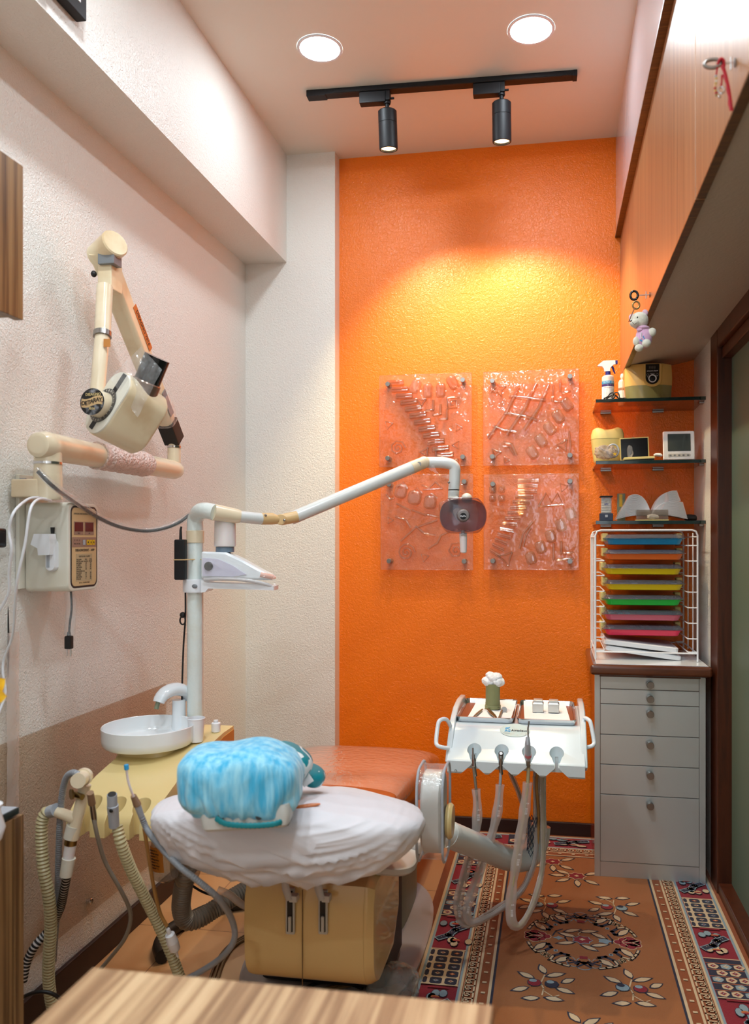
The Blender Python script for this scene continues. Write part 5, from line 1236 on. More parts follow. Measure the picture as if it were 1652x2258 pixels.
# ================================================================== delivery cart
r = thing('delivery_cart', 'white instrument delivery unit with four holder scoops in front of the orange wall', 'instrument unit', (-.107, 2.5, .56))
x0, x1 = -.302, .092
prof = [(2.305, .570), (2.300, .576), (2.300, .607), (2.306, .612), (2.345, .634), (2.40, .672), (2.43, .688), (2.45, .688), (2.74, .688), (2.77, .66), (2.77, .60), (2.74, .570)]
def cr_(x, k=0): return [(x, y, z) for y, z in prof]
ob = M().loft([cr_(x0), cr_(x1)]).build('body', 'enamel', r)
cts = []
hx = [aty(px, 1690, 2.31).x for px in (1044, 1105, 1166, 1228)]
for x in hx:
    cts.append(M().tube([(x, 2.339, .600), (x, 2.339, .72)], [.017, .032], 28))
    cts.append(M().prism([(-.0045, 0), (.0045, 0), (.019, .044), (-.019, .044)], (1, 0, 0), (0, 1, 0), (0, 0, .16), (x, 2.294, .6005)))
    cts.append(M().prism([(-.040, -.02), (-.036, .004), (-.0048, .032), (-.0046, .05), (.0046, .05), (.0048, .032), (.036, .004), (.040, -.02)], (1, 0, 0), (0, 0, 1), (0, .090, 0), (x, 2.27, .566)))
cut(ob, cts)
bv = ob.modifiers.new('bevel', 'BEVEL'); bv.width = .0028; bv.segments = 2; bv.limit_method = 'ANGLE'; bv.angle_limit = math.radians(40)
ck = [(2.31, .60), (2.345, .636), (2.385, .668), (2.43, .70), (2.50, .722), (2.6, .728), (2.70, .722), (2.76, .69), (2.772, .62), (2.74, .578), (2.36, .578)]
for a, b in ((x0 - .008, x0 + .010), (x1 - .010, x1 + .008)):
    o2 = M().loft([[(x, y, z) for y, z in ck] for x in (a, b)]).build('cheek', 'enamel', r)
    bv = o2.modifiers.new('bevel', 'BEVEL'); bv.width = .004; bv.segments = 3; bv.limit_method = 'ANGLE'; bv.angle_limit = math.radians(40)
def grab(pts): M().tube(catmull(pts, 6), .0062, 14).build('grab_handle', 'white_gloss', r)
grab([V((x0 + .0, 2.42, .668)), at(985, 1587, 2.40), at(970, 1589, 2.38), at(965, 1605, 2.37), at(962, 1635, 2.35), at(965, 1644, 2.34), at(975, 1648, 2.34), at(990, 1650, 2.35)])
grab([V((x1 - .0, 2.42, .668)), at(1287, 1586, 2.40), at(1299, 1588, 2.38), at(1304, 1600, 2.37), at(1310, 1635, 2.35), at(1308, 1643, 2.34), at(1300, 1647, 2.34), at(1282, 1650, 2.35)])
# oval maker's badge on the slope
sl = V((0, .055, .038)).normalized(); xn = V((1, 0, 0)); nn = xn.cross(sl)
def on_slope(px, py):
    d = ray(px, py); p0 = V((0, 2.40, .672)); n2 = V((0, -.038, .055)).normalized(); o_ = V((0, 0, EYE)); return o_ + d * ((p0 - o_).dot(n2) / d.dot(n2))
bc = on_slope(1136, 1611)
Tb = frame(bc, xn, sl, nn)
zs_ = 1 if (Tb.to_3x3() @ V((0, 0, 1))).z > 0 else -1
M().add([tuple(Tb @ V((.0455 * math.cos(a), .0255 * math.sin(a), zs_ * .0012))) for a in [2 * pi * k / 40 for k in range(40)]], [tuple(range(40))]).build('badge', mat('badge_grey', (172, 192, 190), .35, var=((176, 150, 110), .35), vscale=60), r)
M().text('Amadeus', .0125, Tb @ Matrix.Translation((.012, -.001, zs_ * .0018)), bold=.0001).build('badge_lettering', 'ink', r)
M().text('AG', .0125, Tb @ Matrix.Translation((-.022, -.003, zs_ * .0018)), bold=.0003).add([tuple(Tb @ V((x, y, zs_ * .0017))) for x, y in ((-.030, .004), (-.018, .006), (-.014, .014), (-.020, .010), (-.028, .010))], [(0, 1, 2, 3, 4)]).build('badge_mark', 'skyblue', r)
M().box((-.0125 - .022, -.0125, zs_ * .0014), (.006 - .020, -.0118, zs_ * .0018), T=Tb).build('badge_rule', 'ink', r)
sq = aty(1005, 1700, 2.2995); m_ = M()
for a in (0, pi / 4): m_.tube([sq + V((.0042 * math.cos(a + k * pi / 2), 0, .0042 * math.sin(a + k * pi / 2))) for k in (0, 1, 2, 3, 4)], .0004, 5)
m_.build('rosette_mark', 'ink', r)
# arm that carries the unit
M().tube(catmull([at(985, 1838, 2.15), at(1010, 1848, 2.2), at(1070, 1872, 2.35), at(1120, 1893, 2.46), at(1160, 1893, 2.52), at(1183, 1862, 2.56), at(1190, 1820, 2.57)], 6), .036, 28).build('support_arm', 'arm_white', r)
M().cyl(at(1190, 1850, 2.57), V((at(1190, 1800, 2.57).x, at(1190, 1800, 2.57).y, .60)), .021, 24).build('upright', 'arm_white', r)
M().tube(catmull([V((-.33, 2.12, .445)), at(985, 1838, 2.15), at(1000, 1843, 2.18)], 4), .034, 24).build('arm_root', 'arm_white', r)
nm = M()
for k in range(14):
    a = 2 * pi * k / 7; s_ = 1 if k < 7 else -1
    nm.tube([at(1176 - 6 * v, 1800 + 95 * v, 2.50) + Rr * .013 * math.cos(a + s_ * v * 5) - Ff * .013 * math.sin(a + s_ * v * 5) for v in [i / 20 for i in range(21)]], .0009, 5)
nm.build('net_sleeve', mat('net_blue', (34, 54, 80), .6), r)

def instrument(name, label, pts, hr_, hm, sleeve=.014):
    r = thing(name, label, 'dental handpiece', tuple(at(*pts[0])))
    hose(M(), hits(pts), hr_).build('hose', hm, r)
    c = resample(catmull(hits(pts[1:]), 10), .012); n_ = len(c)
    M().tube(c, [sleeve * (.95 + .25 * nz((i * .22, hr_ * 900, 1))) for i in range(n_)], 12, flat=.4, cap=(False, False), n0=tuple(Ff)).build('plastic_sleeve', 'sleeve', r)
    m_ = M()
    for i in range(5, n_ // 2 + 2, 13):
        p_ = c[i] - Ff * (sleeve * .8 + .001); d = (c[min(i + 3, n_ - 1)] - c[i]).normalized(); s_ = d.cross(Ff).normalized()
        if s_.x < 0: s_ = -s_
        T = frame(p_, s_, -d)
        m_.text('A4', .0075, T @ Matrix.Translation((.004, 0, 0)), ext=.0001)
        for k in range(3): m_.text('single use only', .0036, frame(c[min(i + 2, n_ - 1)] - Ff * (sleeve * .8 + .001) + s_ * (.000 + k * .0024), -d, -s_), ext=.0001)
    m_.build('sleeve_print', 'white', r)
    return r
r1 = instrument('dental_handpiece', 'steel motor coupling hanging in the cart scoop nearest the chair', [(1044, 1690, 2.30), (1050, 1740, 2.30), (1053, 1790, 2.31), (1047, 1850, 2.33), (1030, 1910, 2.35), (1015, 1965, 2.36), (1010, 2005, 2.36), (1022, 2035, 2.37), (1048, 2034, 2.38), (1085, 2010, 2.40), (1125, 1985, 2.44), (1160, 1945, 2.48), (1172, 1890, 2.52), (1166, 1820, 2.54), (1145, 1750, 2.54), (1124, 1700, 2.54)], .0042, 'dark_hose')
M().tube(hits([(1043, 1649, 2.315), (1043, 1663, 2.313), (1044, 1664, 2.312), (1044, 1672, 2.31), (1045, 1674, 2.31), (1046, 1682, 2.31), (1046, 1696, 2.305), (1049, 1712, 2.30)]), [.0024, .0026, .0050, .0050, .0066, .0068, .0056, .0050], 16).build('coupling', 'steel_dark', r1)
r2 = instrument('dental_handpiece', 'handpiece coupling with round black end in the second cart scoop', [(1105, 1690, 2.30), (1103, 1730, 2.30), (1097, 1790, 2.31), (1082, 1850, 2.33), (1062, 1910, 2.34), (1042, 1965, 2.35), (1030, 2005, 2.35), (1036, 2034, 2.36), (1060, 2030, 2.37), (1100, 2008, 2.40), (1150, 1965, 2.44), (1178, 1905, 2.47), (1184, 1830, 2.5), (1182, 1760, 2.52), (1180, 1705, 2.53)], .0042, 'grey_pl')
M().tube(hits([(1105, 1663, 2.305), (1105, 1672, 2.30), (1105, 1674, 2.30), (1104, 1694, 2.30), (1106, 1708, 2.30)]), [.0078, .0078, .0062, .0058, .0050], 20).build('coupling', 'steel_dark', r2)
a, b = hits([(1105, 1661.5, 2.298), (1105, 1663.5, 2.304)]); M().cyl(a, b, .0072, 20).build('coupling_end', 'black_gloss', r2)
a = at(1105, 1661, 2.296); M().cyl(a, a + (b - a) * .3, .0046, 16).build('coupling_face', 'white', r2)
r3 = instrument('air_water_syringe', 'plastic bagged air water syringe with red band in the third cart scoop', [(1166, 1685, 2.30), (1164, 1725, 2.30), (1158, 1780, 2.31), (1147, 1850, 2.32), (1136, 1920, 2.33), (1127, 1985, 2.34), (1128, 2030, 2.34), (1142, 2044, 2.35), (1162, 2022, 2.36), (1182, 1975, 2.39), (1196, 1915, 2.43), (1199, 1840, 2.47), (1197, 1760, 2.5), (1196, 1705, 2.52)], .0052, 'beige_hose', .0155)
M().tube(hits([(1164, 1625, 2.27), (1164, 1640, 2.265), (1165, 1668, 2.28), (1165, 1678, 2.29)]), [.0055, .0088, .0095, .008], 18, flat=.9).build('handle', 'grey_pl', r3)
M().tube(hits([(1167, 1590, 2.27), (1164.5, 1606, 2.268), (1165, 1628, 2.27)]), .0023, 10).build('nozzle', 'steel_dark', r3)
M().tube(hits([(1163, 1618, 2.268), (1164, 1640, 2.262), (1165, 1672, 2.277)]), [.006, .0105, .0108], 16, cap=(False, False)).build('clear_cover', 'film', r3)
M().tube(hits([(1165, 1664, 2.278), (1165, 1669, 2.28)]), [.0102, .0102], 20, flat=.95).build('red_band', mat('red_band', (196, 50, 70), .4), r3)
M().tube(hits([(1165, 1676, 2.285), (1165, 1690, 2.295)]), [.0074, .0050], 14).build('hose_end', 'dark_hose', r3)
hose(M(), hits([(1185, 1705, 2.50), (1184, 1740, 2.50), (1188, 1800, 2.5), (1186, 1860, 2.49)]), .0045).build('amber_hose', 'amber', label='amber hose hanging behind the syringe hoses under the cart', cat='hose')

# steel trays, papers and what lies on them
tz = .6895
tf = [(tz, 0), ]
def tray(px0, px1, label):
    a = aty(px0, 1590, 2.435); b = aty(px1, 1590, 2.435); X0, X1 = a.x, b.x
    r = thing('steel_tray', label, 'tray', ((X0 + X1) / 2, 2.58, tz), 'steel instrument trays')
    cx, cy, hx_, hy_ = (X0 + X1) / 2, 2.582, (X1 - X0) / 2, .145
    M().rr([(0, hx_ - .006, hy_ - .006, .012), (.016, hx_, hy_, .018), (.0165, hx_ - .0015, hy_ - .0015, .017), (.0016, hx_ - .008, hy_ - .008, .011), (.0014, hx_ - .009, hy_ - .009, .011)], (cx, cy, tz + .0003), k=5).build('pan', 'chrome', r)
    M().rr([(.0020, hx_ - .0085, hy_ - .009, .01), (.0024, hx_ - .0085, hy_ - .009, .01)], (cx, cy, tz), k=4).build('liner', 'rust_tray', r)
    return cx, cy, hx_, hy_
ta = tray(1004, 1134, 'steel tray holding the probe, tweezers and mouth mirror')
tb_ = tray(1139, 1272, 'steel tray holding the two small metal boxes')
def sheet(name, label, X0, X1, Y0, Y1, skew=.006):
    M().grid(lambda u, v: (X0 + (X1 - X0) * u + skew * (v - .5), Y0 + (Y1 - Y0) * v + .002 * nz((u * 5, 1, v)), tz + .0045 + .0018 * nz((u * 7, v * 9, X0 * 9)) + (.012 * max(0, v - .93) / .07)), 16, 22).build(name, 'paper', label=label, cat='paper')
sheet('paper_liner', 'white paper napkin under the dental tools on the steel tray', ta[0] - ta[2] + .035, ta[0] + ta[2] - .010, 2.452, 2.712)
sheet('paper_liner', 'white paper napkin under the two small metal boxes', tb_[0] - tb_[2] + .018, tb_[0] + tb_[2] - .022, 2.452, 2.712, -.012)
pz = tz + .007
pc = aty(1086, 1558, 2.60)
r = thing('cotton_pot', 'small green-grey pot overflowing with white cotton wool', 'pot', (pc.x, 2.62, pz))
M().lathe([(.0, 0), (.0262, 0), (.0268, .004), (.0262, .010), (.0245, .0115), (.0245, .019), (.0238, .021), (.0235, .078), (.0245, .080), (.0225, .081), (.021, .06), (.0, .06)], (pc.x, 2.62, pz), 40).build('pot', 'green_pot', r)
def cfn(q, th, ph): return q * (1 + .22 * nz(tuple(q * 38)) + .12 * nz(tuple(q * 95)))
cw = M()
for dx, dz, q in ((-.013, .006, .024), (.013, .007, .025), (0, .018, .024), (-.009, .026, .016), (.012, .022, .018)): cw.ell((pc.x + dx, 2.62, pz + .082 + dz), (q, q * .9, q * .75), 1, 40, 24, fn=cfn)
cw.build('cotton_wool', 'cotton', r, ang=180)
def tool(name, label, p0, p1, radii, m='steel_dark', extra=None):
    a, b = atz(*p0, pz + .004), atz(*p1, pz + .004); r = thing(name, label, 'dental tool', tuple((a + b) / 2))
    M().tube([a.lerp(b, k / (len(radii) - 1)) for k in range(len(radii))], radii, 12).build('handle', m, r); return r, a, b
r, a, b = tool('dental_probe', 'short taupe handled dental probe lying in front of the cotton pot', (1046, 1579), (1064, 1564), [.0024, .0034, .0036, .0034, .0022], 'taupe')
M().tube([a, a + (a - b).normalized() * .010, a + (a - b).normalized() * .018 + UP * .002], [.0016, .001, .0006], 8).build('tip', 'steel_dark', r)
r, a, b = tool('tweezers', 'steel college tweezers with bent tips on the napkin', (1094, 1582), (1076, 1560), [.0032, .0044, .004, .003, .002, .001], 'brass')
M().tube([a, a.lerp(b, .4) + V((-.006, -.002, .001)), a.lerp(b, .8) + V((-.007, 0, .001)), atz(1068, 1563, pz + .005)], [.003, .0035, .002, .0007], 10).build('second_arm', 'brass', r)
r, a, b = tool('mouth_mirror', 'round mouth mirror with copper coloured handle on the napkin', (1101, 1582), (1109, 1561), [.003, .0032, .0032, .003], 'taupe')
M().cyl(atz(1112, 1565, pz + .004), atz(1112, 1565, pz + .006), .0095, 24).build('mirror_head', 'steel_dark', r)
for px, lab in ((1186.5, 'small brushed metal box with stepped lid, nearer the cotton pot'), (1221, 'small brushed metal box with stepped lid, nearer the drawer cabinet')):
    c = aty(px, 1556, 2.585)
    r = thing('metal_box', lab, 'box', (c.x, 2.60, pz))
    w_ = .0175
    M().rr([(0, w_, .0175, .002), (.023, w_, .0175, .002)], (c.x, 2.60, pz), k=2).build('base', 'steel', r)
    M().rr([(.0232, w_ + .0005, .018, .002), (.026, w_ + .0005, .018, .002), (.030, w_ - .003, .0145, .002), (.037, w_ - .003, .0145, .002), (.038, w_ - .004, .0135, .002)], (c.x, 2.60, pz), k=2).build('lid', 'steel', r)
# ================================================================== right side
# drawer cabinet
r = thing('drawer_cabinet', 'brushed steel cabinet with six knobbed drawers and brown wooden top under the tray rack', 'cabinet', (.35, 3.2, .0085))
zb = .0085
M().box((.158, 3.006, zb), (.543, 3.395, .757)).build('body', 'oxblood', r)
M().box((.154, 2.998, zb), (.174, 3.007, .752), .0008).build('stile', 'steel', r)
M().box((.524, 2.998, zb), (.546, 3.007, .752), .0008).build('stile', 'steel', r)
M().box((.1745, 2.9995, zb), (.5235, 3.007, .0665), .0006).build('plinth', 'steel', r)
M().box((.172, 2.996, .747), (.528, 3.006, .757)).build('cornice', 'oak_trim', r)
zs = [.068, .315, .425, .535, .647, .702, .748]
kz = [.288, .398, .507, .620, .674, .725]
for i in range(6):
    d = M().box((.1752, 2.9965, zs[i] + .0012), (.5228, 3.006, zs[i + 1] - .0012), .0008).build('drawer', 'steel', r)
    a = V((.3495, 2.9965, kz[i]))
    M().lathe([(.0075, 0), (.0075, .010), (.0125, .012), (.0132, .014), (.0132, .033), (.0122, .0345), (.0, .0345)], a, 28, axis=(0, -1, 0)).build('knob', 'steel_dark', d)
# counter with bullnose edge and white inset
M().box((.136, 2.945, .759), (.562, 3.395, .798), .012, 4).build('counter', 'oak_trim', r)
M().box((.158, 2.962, .797), (.548, 3.394, .7992)).build('inset', 'white_gloss', r)

# wire rack
zr = .8005
X0, X1, Y0, Y1 = .160, .528, 3.055, 3.375
r = thing('wire_rack', 'white wire rack holding coloured instrument trays on the brown counter', 'rack', ((X0 + X1) / 2, 3.2, zr))
ZT = at(1420, 1169, 2.96).z
def arch(y, r0=.0035):
    pts = [V((X0, y, zr))]
    pts += [V((X0, y, ZT - .02)), V((X0 + .006, y, ZT - .005)), V((X0 + .02, y, ZT)), V((X1 - .02, y, ZT)), V((X1 - .006, y, ZT - .005)), V((X1, y, ZT - .02)), V((X1, y, zr))]
    return M().tube(pts, r0, 10)
arch(Y0).build('front_hoop', 'white', r); arch(Y1).build('back_hoop', 'white', r)
M().tube([(X0, Y0, zr + .03), (X1, Y0, zr + .03)], .003, 8).tube([(X0, Y1, zr + .03), (X1, Y1, zr + .03)], .003, 8).build('bottom_rail', 'white', r)
m_ = M()
for x, s_ in ((X0, 1), (X1, -1)):
    for y in (Y0 + .10, Y0 + .21): m_.tube([(x, y, zr + .02), (x, y, ZT - .01)], .0022, 8)
    m_.tube([(x, Y0, ZT - .025), (x, Y1, ZT - .025)], .0025, 8); m_.tube([(x, Y0, zr + .03), (x, Y1, zr + .03)], .0025, 8)
m_.build('side_wires', 'white', r)
NT = 7
zt_ = []
for i in range(NT + 1):
    y = [1203, 1237, 1270, 1305, 1339, 1373, 1407, 1436][i]
    z = at(1430, y, 2.96).z; zt_.append(z)
    for x, s_ in ((X0, 1), (X1, -1)):
        M().tube([(x, Y0, z), (x + s_ * .032, Y0 + .002, z - .0), (x + s_ * .034, Y0 + .01, z), (x + s_ * .034, Y1 - .01, z), (x, Y1, z)], .0022, 8).build('runner', 'white', r)
cols = [('blue', (20, 146, 205), 'instrument tray in the top slot of the wire rack'), ('orange', (238, 118, 48), 'instrument tray in the rack, under the blue one'), ('yellow', (235, 212, 20), 'instrument tray in the rack, directly under the orange one'),
        ('yellow', (235, 210, 20), 'instrument tray in the rack, directly over the green one'), ('green', (16, 200, 66), 'instrument tray in the wire rack'), ('dusty pink', (212, 98, 124), 'instrument tray in the rack, under the green one'), ('crimson pink', (236, 38, 88), 'instrument tray in the rack, lowest of the coloured ones')]
for i, (cn, cc, lb) in enumerate(cols):
    MT['tray%d' % i] = mat('tray_' + cn.replace(' ', '_') + str(i), cc, .35, coat=.2, sub=0)
    z = zt_[i] + .0028; cx = (X0 + X1) / 2 - .004 + (.004 if i in (0, 1, 3) else -.002); cy = (Y0 + Y1) / 2 + .01
    r = thing('instrument_tray', cn + ' plastic ' + lb, 'tray', (cx, cy, z), 'coloured trays in the wire rack')
    M().rr([(0, .128, .118, .02), (.002, .132, .122, .022), (.0215, .140, .131, .026), (.022, .148, .136, .028), (.0235, .148, .136, .028), (.0235, .141, .131, .025), (.003, .130, .12, .02)], (cx, cy, z), k=6).build('base', 'tray%d' % i, r)
    M().rr([(.024, .151, .139, .028), (.026, .151, .139, .028), (.0265, .146, .134, .026), (.037, .138, .126, .024), (.039, .132, .12, .02)], (cx, cy, z), k=6).build('lid', 'lid', r)
    for s_ in (-1, 1):
        M().box((cx + s_ * .142 - .011, cy - .02 - .04 * (s_ < 0), z + .012), (cx + s_ * .142 + .011, cy + .03, z + .044), .003).build('clip', 'butter', r)
    m_ = M(); rg = random.Random(i)
    for k in range(9):
        x = cx - .12 + k * .028 + rg.uniform(-.004, .004); m_.box((x, cy - .09, z + .014), (x + .018, cy + .08, z + .020 + rg.uniform(0, .006)), .0005)
    m_.build('contents', ('skyblue', 'mid_grey', 'grey_pl', 'paper', 'grey_pl', 'skyblue', 'mauve_panel')[i], r, kind='stuff')
def white_tray(pts, lab, y):
    a = aty(pts[0][0], pts[0][1], y); b = aty(pts[1][0], pts[1][1], y); d = (b - a); L_ = d.length; T = frame((a + b) / 2 + V((0, .115, 0)), d, (0, 1, 0), d.normalized().cross(V((0, 1, 0))) )
    r = thing('flat_tray', lab, 'tray', tuple((a + b) / 2), 'white trays lying askew in the rack')
    M().rr([(-.008, L_ / 2 - .006, .108, .01), (-.006, L_ / 2, .112, .012), (.008, L_ / 2, .112, .012), (.010, L_ / 2 - .004, .110, .01)], T=T, k=4).build('pan', 'white', r)
    M().rr([(.0102, L_ / 2 - .012, .1, .01), (.0115, L_ / 2 - .012, .1, .01)], T=T, k=4).build('inlay', 'grey_pl', r)
white_tray([(1332, 1416), (1497, 1436)], 'white flat tray lying askew in the rack, the upper one', 3.07)
white_tray([(1336, 1429), (1503, 1454)], 'white flat tray lying askew in the rack, the lower one', 3.075)

# glass shelves
shz = []
for i, (yl, yr, lab) in enumerate(((881, 873, 'clear glass shelf holding the yellow ultrasonic cleaner'), (1017, 1012, 'clear glass shelf holding the white thermostat display'), (1150, 1146, 'clear glass shelf holding the fan of white napkins'))):
    a = aty(1318, yl, 3.15); b = aty(1557, yr, 3.15); z = (a.z + b.z) / 2
    shz.append(z)
    r = thing('glass_shelf', lab, 'shelf', (.37, 3.28, z - .01), 'glass shelves in the wall niche')
    M().box((.168, 3.1505, z - .0125), (XR - .001, YF - .001, z - .0002)).build('glass', 'shelf_glass', r)
    M().box((.1675, 3.150, z - .013), (XR - .001, 3.1525, z), .0008).box((.1665, 3.151, z - .0128), (.1680, YF - .001, z - .0003)).build('polished_edge', 'edge_glass', r)
    for x in (.22, .43): M().box((x - .022, YF - .022, z - .020), (x + .022, YF, z - .0126), .001).build('bracket', 'steel_dark', r)
    M().box((XR - .018, 3.185, z - .020), (XR, 3.22, z - .0126), .001).build('bracket', 'steel_dark', r)
    shz[i] = z + .0005
z1, z2, z3 = shz

def px_m(px0, px1, y): return abs(aty(px1, 1000, y).x - aty(px0, 1000, y).x)
# spray bottles
def spray_b(c, k, lab, rot=0):
    r = thing('spray_bottle', lab, 'spray bottle', tuple(c))
    def W(p): return c + V((p[0] * math.cos(rot) - p[1] * math.sin(rot), p[0] * math.sin(rot) + p[1] * math.cos(rot), p[2])) * k
    M().lathe([(.0, 0), (.0265 * k, 0), (.028 * k, .004 * k), (.0275 * k, .10 * k), (.0285 * k, .108 * k), (.028 * k, .120 * k), (.020 * k, .1265 * k), (.012 * k, .128 * k), (0, .128 * k)], c, 32).build('bottle', 'milky', r)
    M().lathe([(.0284 * k, .012 * k), (.0284 * k, .072 * k)], c, 32, cap=(False, False)).build('label', 'paper', r)
    M().lathe([(.0287 * k, .085 * k), (.0287 * k, .098 * k)], c, 32, cap=(False, False)).build('blue_band', 'skyblue', r)
    M().lathe([(.0287 * k, .073 * k), (.0287 * k, .083 * k)], c, 32, cap=(False, False)).build('purple_band', 'purple', r)
    m_ = M()
    def on(x, z, s_, size, mt=0):
        for j, ch in enumerate(s_):
            a = -pi / 2 + x + j * size * .62 / .029; p_ = c + V((.0291 * k * math.cos(a), .0291 * k * math.sin(a), z * k))
            m_.text(ch, size * k, frame(p_, (-math.sin(a), math.cos(a), 0), UP), mat=mt, ext=.0001)
    on(-.75, .0915, 'OLFREE', .009); on(.6, .0915, 'ALOE', .009); on(-.2, .078, 'Hand Surface', .0045)
    m_.build('white_lettering', 'white', r)
    m_ = M(); on(-.7, .066, 'COMPLETE FORMULA', .004); m_.build('red_lettering', 'red', r)
    m_ = M()
    for j in range(8): on(-.8, .056 - j * .0058, 'ethyl wash', .0034); on(.25, .056 - j * .0058, 'use daily only', .0034)
    m_.build('small_print', 'mid_grey', r)
    M().cyl(W((0, 0, .126)), W((0, 0, .146)), .0125 * k, 24).build('neck', 'navy', r)
    hp_ = [(-.050, .172), (-.045, .178), (-.022, .196), (.032, .197), (.034, .178), (.026, .177), (.010, .162), (.008, .146), (-.017, .146), (-.020, .160), (-.028, .170)]
    m_ = M().prism(hp_, (math.cos(rot), math.sin(rot), 0), UP, V((-math.sin(rot), math.cos(rot), 0)) * .022 * k, W((0, -.011, 0))) if k == 1 else M().prism([(x * k, z * k) for x, z in hp_], (math.cos(rot), math.sin(rot), 0), UP, V((-math.sin(rot), math.cos(rot), 0)) * .022 * k, W((0, -.011, 0)))
    m_.build('spray_head', 'white', r)
    M().box((.033 * k, -.010 * k, .179 * k), (.044 * k, .010 * k, .196 * k), .001, T=Matrix.Translation(c) @ Matrix.Rotation(rot, 4, 'Z')).build('nozzle', 'navy', r)
    M().tube([W((.018, 0, .172)), W((.024, 0, .158)), W((.027, 0, .147)), W((.033, 0, .134))], [.0055 * k, .005 * k, .004 * k, .0022 * k], 10).build('trigger', 'navy', r)
c = aty(1341, 880, 3.235); spray_b(V((c.x, 3.235, z1)), .84, 'white spray bottle with navy trigger on the top glass shelf')
r = thing('squeeze_bottle', 'slim clear bottle half hidden beside the yellow cleaner', 'bottle', (aty(1374, 880, 3.33).x, 3.33, z1))
c = V((aty(1374, 880, 3.33).x, 3.33, z1))
M().lathe([(.0, 0), (.018, 0), (.019, .004), (.019, .095), (.014, .105), (.008, .108), (0, .108)], c, 26).build('bottle', 'milky', r)
M().lathe([(.0193, .02), (.0193, .06)], c, 26, cap=(False, False)).build('label', 'paper', r)
M().lathe([(.0194, .062), (.0194, .072)], c, 26, cap=(False, False)).build('red_band', 'mauve_panel', r)
M().ell(c + V((0, 0, .120)), (.011, .011, .014), nu=20, nv=12).build('cap', 'white', r)
# coil of black lead on the shelf
m_ = M(); c = aty(1352, 876, 3.175); c.z = z1
hose(m_, [c + V((x, y, z)) for x, y, z in ((-.035, -.01, .004), (-.02, .0, .012), (-.008, .004, .028), (.004, .0, .026), (.006, -.006, .008), (-.006, -.004, .004), (.0, .004, .020), (.012, .006, .030), (.022, .0, .024), (.024, -.004, .006), (.034, .0, .004), (.046, .004, .006))], .0028)
hose(m_, [c + V((x, y, z)) for x, y, z in ((-.025, .006, .004), (-.01, .01, .016), (.008, .012, .022), (.018, .01, .01), (.028, .012, .004), (.05, .0, .004))], .0028)
m_.build('power_lead', 'rubber', label='tangled black power lead on the top shelf in front of the spray bottle', cat='cable')
# ultrasonic cleaner
yc = 3.20
a = aty(1377, 880, yc); b = aty(1486, 880, yc); X0_, X1_ = a.x, b.x; H = at(1430, 797, 3.05).z - z1
cx = (X0_ + X1_) / 2; hw = (X1_ - X0_) / 2
r = thing('ultrasonic_cleaner', 'yellow and olive ultrasonic cleaner with round dial on the top shelf', 'cleaner', (cx, yc + .06, z1))
def uc(z, k): return [(cx + x * hw * k, yc + y + (1 - k) * .02, z1 + z) for x, y in ((-1, .05), (-.98, .012), (-.72, -.008), (-.2, -.014), (.25, -.014), (.62, -.008), (.96, .014), (1, .05), (1, .13), (.9, .145), (-.9, .145), (-1, .13))]
M().loft([uc(0, .93), uc(.004, .95), uc(H * .40, .985)]).build('base', 'olive', r)
M().loft([uc(H * .402, .985), uc(H * .6, 1.0), uc(H * .9, .975), uc(H * .985, .955), uc(H, .90)]).build('housing', 'mustard', r)
T = frame(V((cx + hw * .12, yc - .0158, z1 + H * .63)), (1, 0, 0), UP)
U = [(-.0255, .048), (-.0255, -.004)] + [(.0255 * -math.cos(a), -.004 - .026 * math.sin(a)) for a in [pi * k / 16 for k in range(1, 16)]] + [(.0255, -.004), (.0255, .048)]
U2 = [(x * 1.32, (y if y > .04 else y * 1.0 - (.008 if y < -.01 else 0) - .001)) for x, y in U]
zf = 1 if (T.to_3x3() @ V((0, 0, 1))).y < 0 else -1
M().prism(U2, T.to_3x3() @ V((1, 0, 0)), UP, (0, -.0035, 0), T.translation + V((0, .004, 0))).build('fascia', 'mustard', r)
M().prism(U, T.to_3x3() @ V((1, 0, 0)), UP, (0, -.002, 0), T.translation + V((0, .0005, 0))).build('display_panel', 'black_gloss', r)
m_ = M().text('888', .016, T @ Matrix.Translation((-.001, .034, zf * .0022)), sx=1.1); m_.build('display_digits', mat('dim_digit', (84, 78, 70), .4), r)
m_ = M().text('ultrasonic cleaner', .0058, T @ Matrix.Translation((0, .0215, zf * .0022)), bold=.0001).text('frequency', .0042, T @ Matrix.Translation((0, .011, zf * .0022))).text('on', .004, T @ Matrix.Translation((-.0175, -.001, zf * .0022))).text('off', .004, T @ Matrix.Translation((.0175, .001, zf * .0022)))
m_.build('panel_lettering', 'white', r)
for s_ in (-1, 1):
    m_ = M().tube([T @ V((s_ * .0175 + .0042 * math.cos(a), .0065 + .0042 * math.sin(a), zf * .002)) for a in [k * pi / 10 for k in range(21)]], .0004, 5); m_.build('button_ring', 'grey_pl', r)
M().lathe([(.0115, 0), (.0145, .0005), (.0155, .002), (.0145, .003), (.0115, .0015)], T @ V((0, -.008, zf * .002)), 36, axis=(0, -1, 0), cap=(False, False)).build('dial_ring', 'white', r)
M().lathe([(.0, .004), (.008, .0038), (.0110, .002), (.0112, 0)], T @ V((0, -.008, zf * .002)), 30, axis=(0, -1, 0)).build('dial', 'black', r)

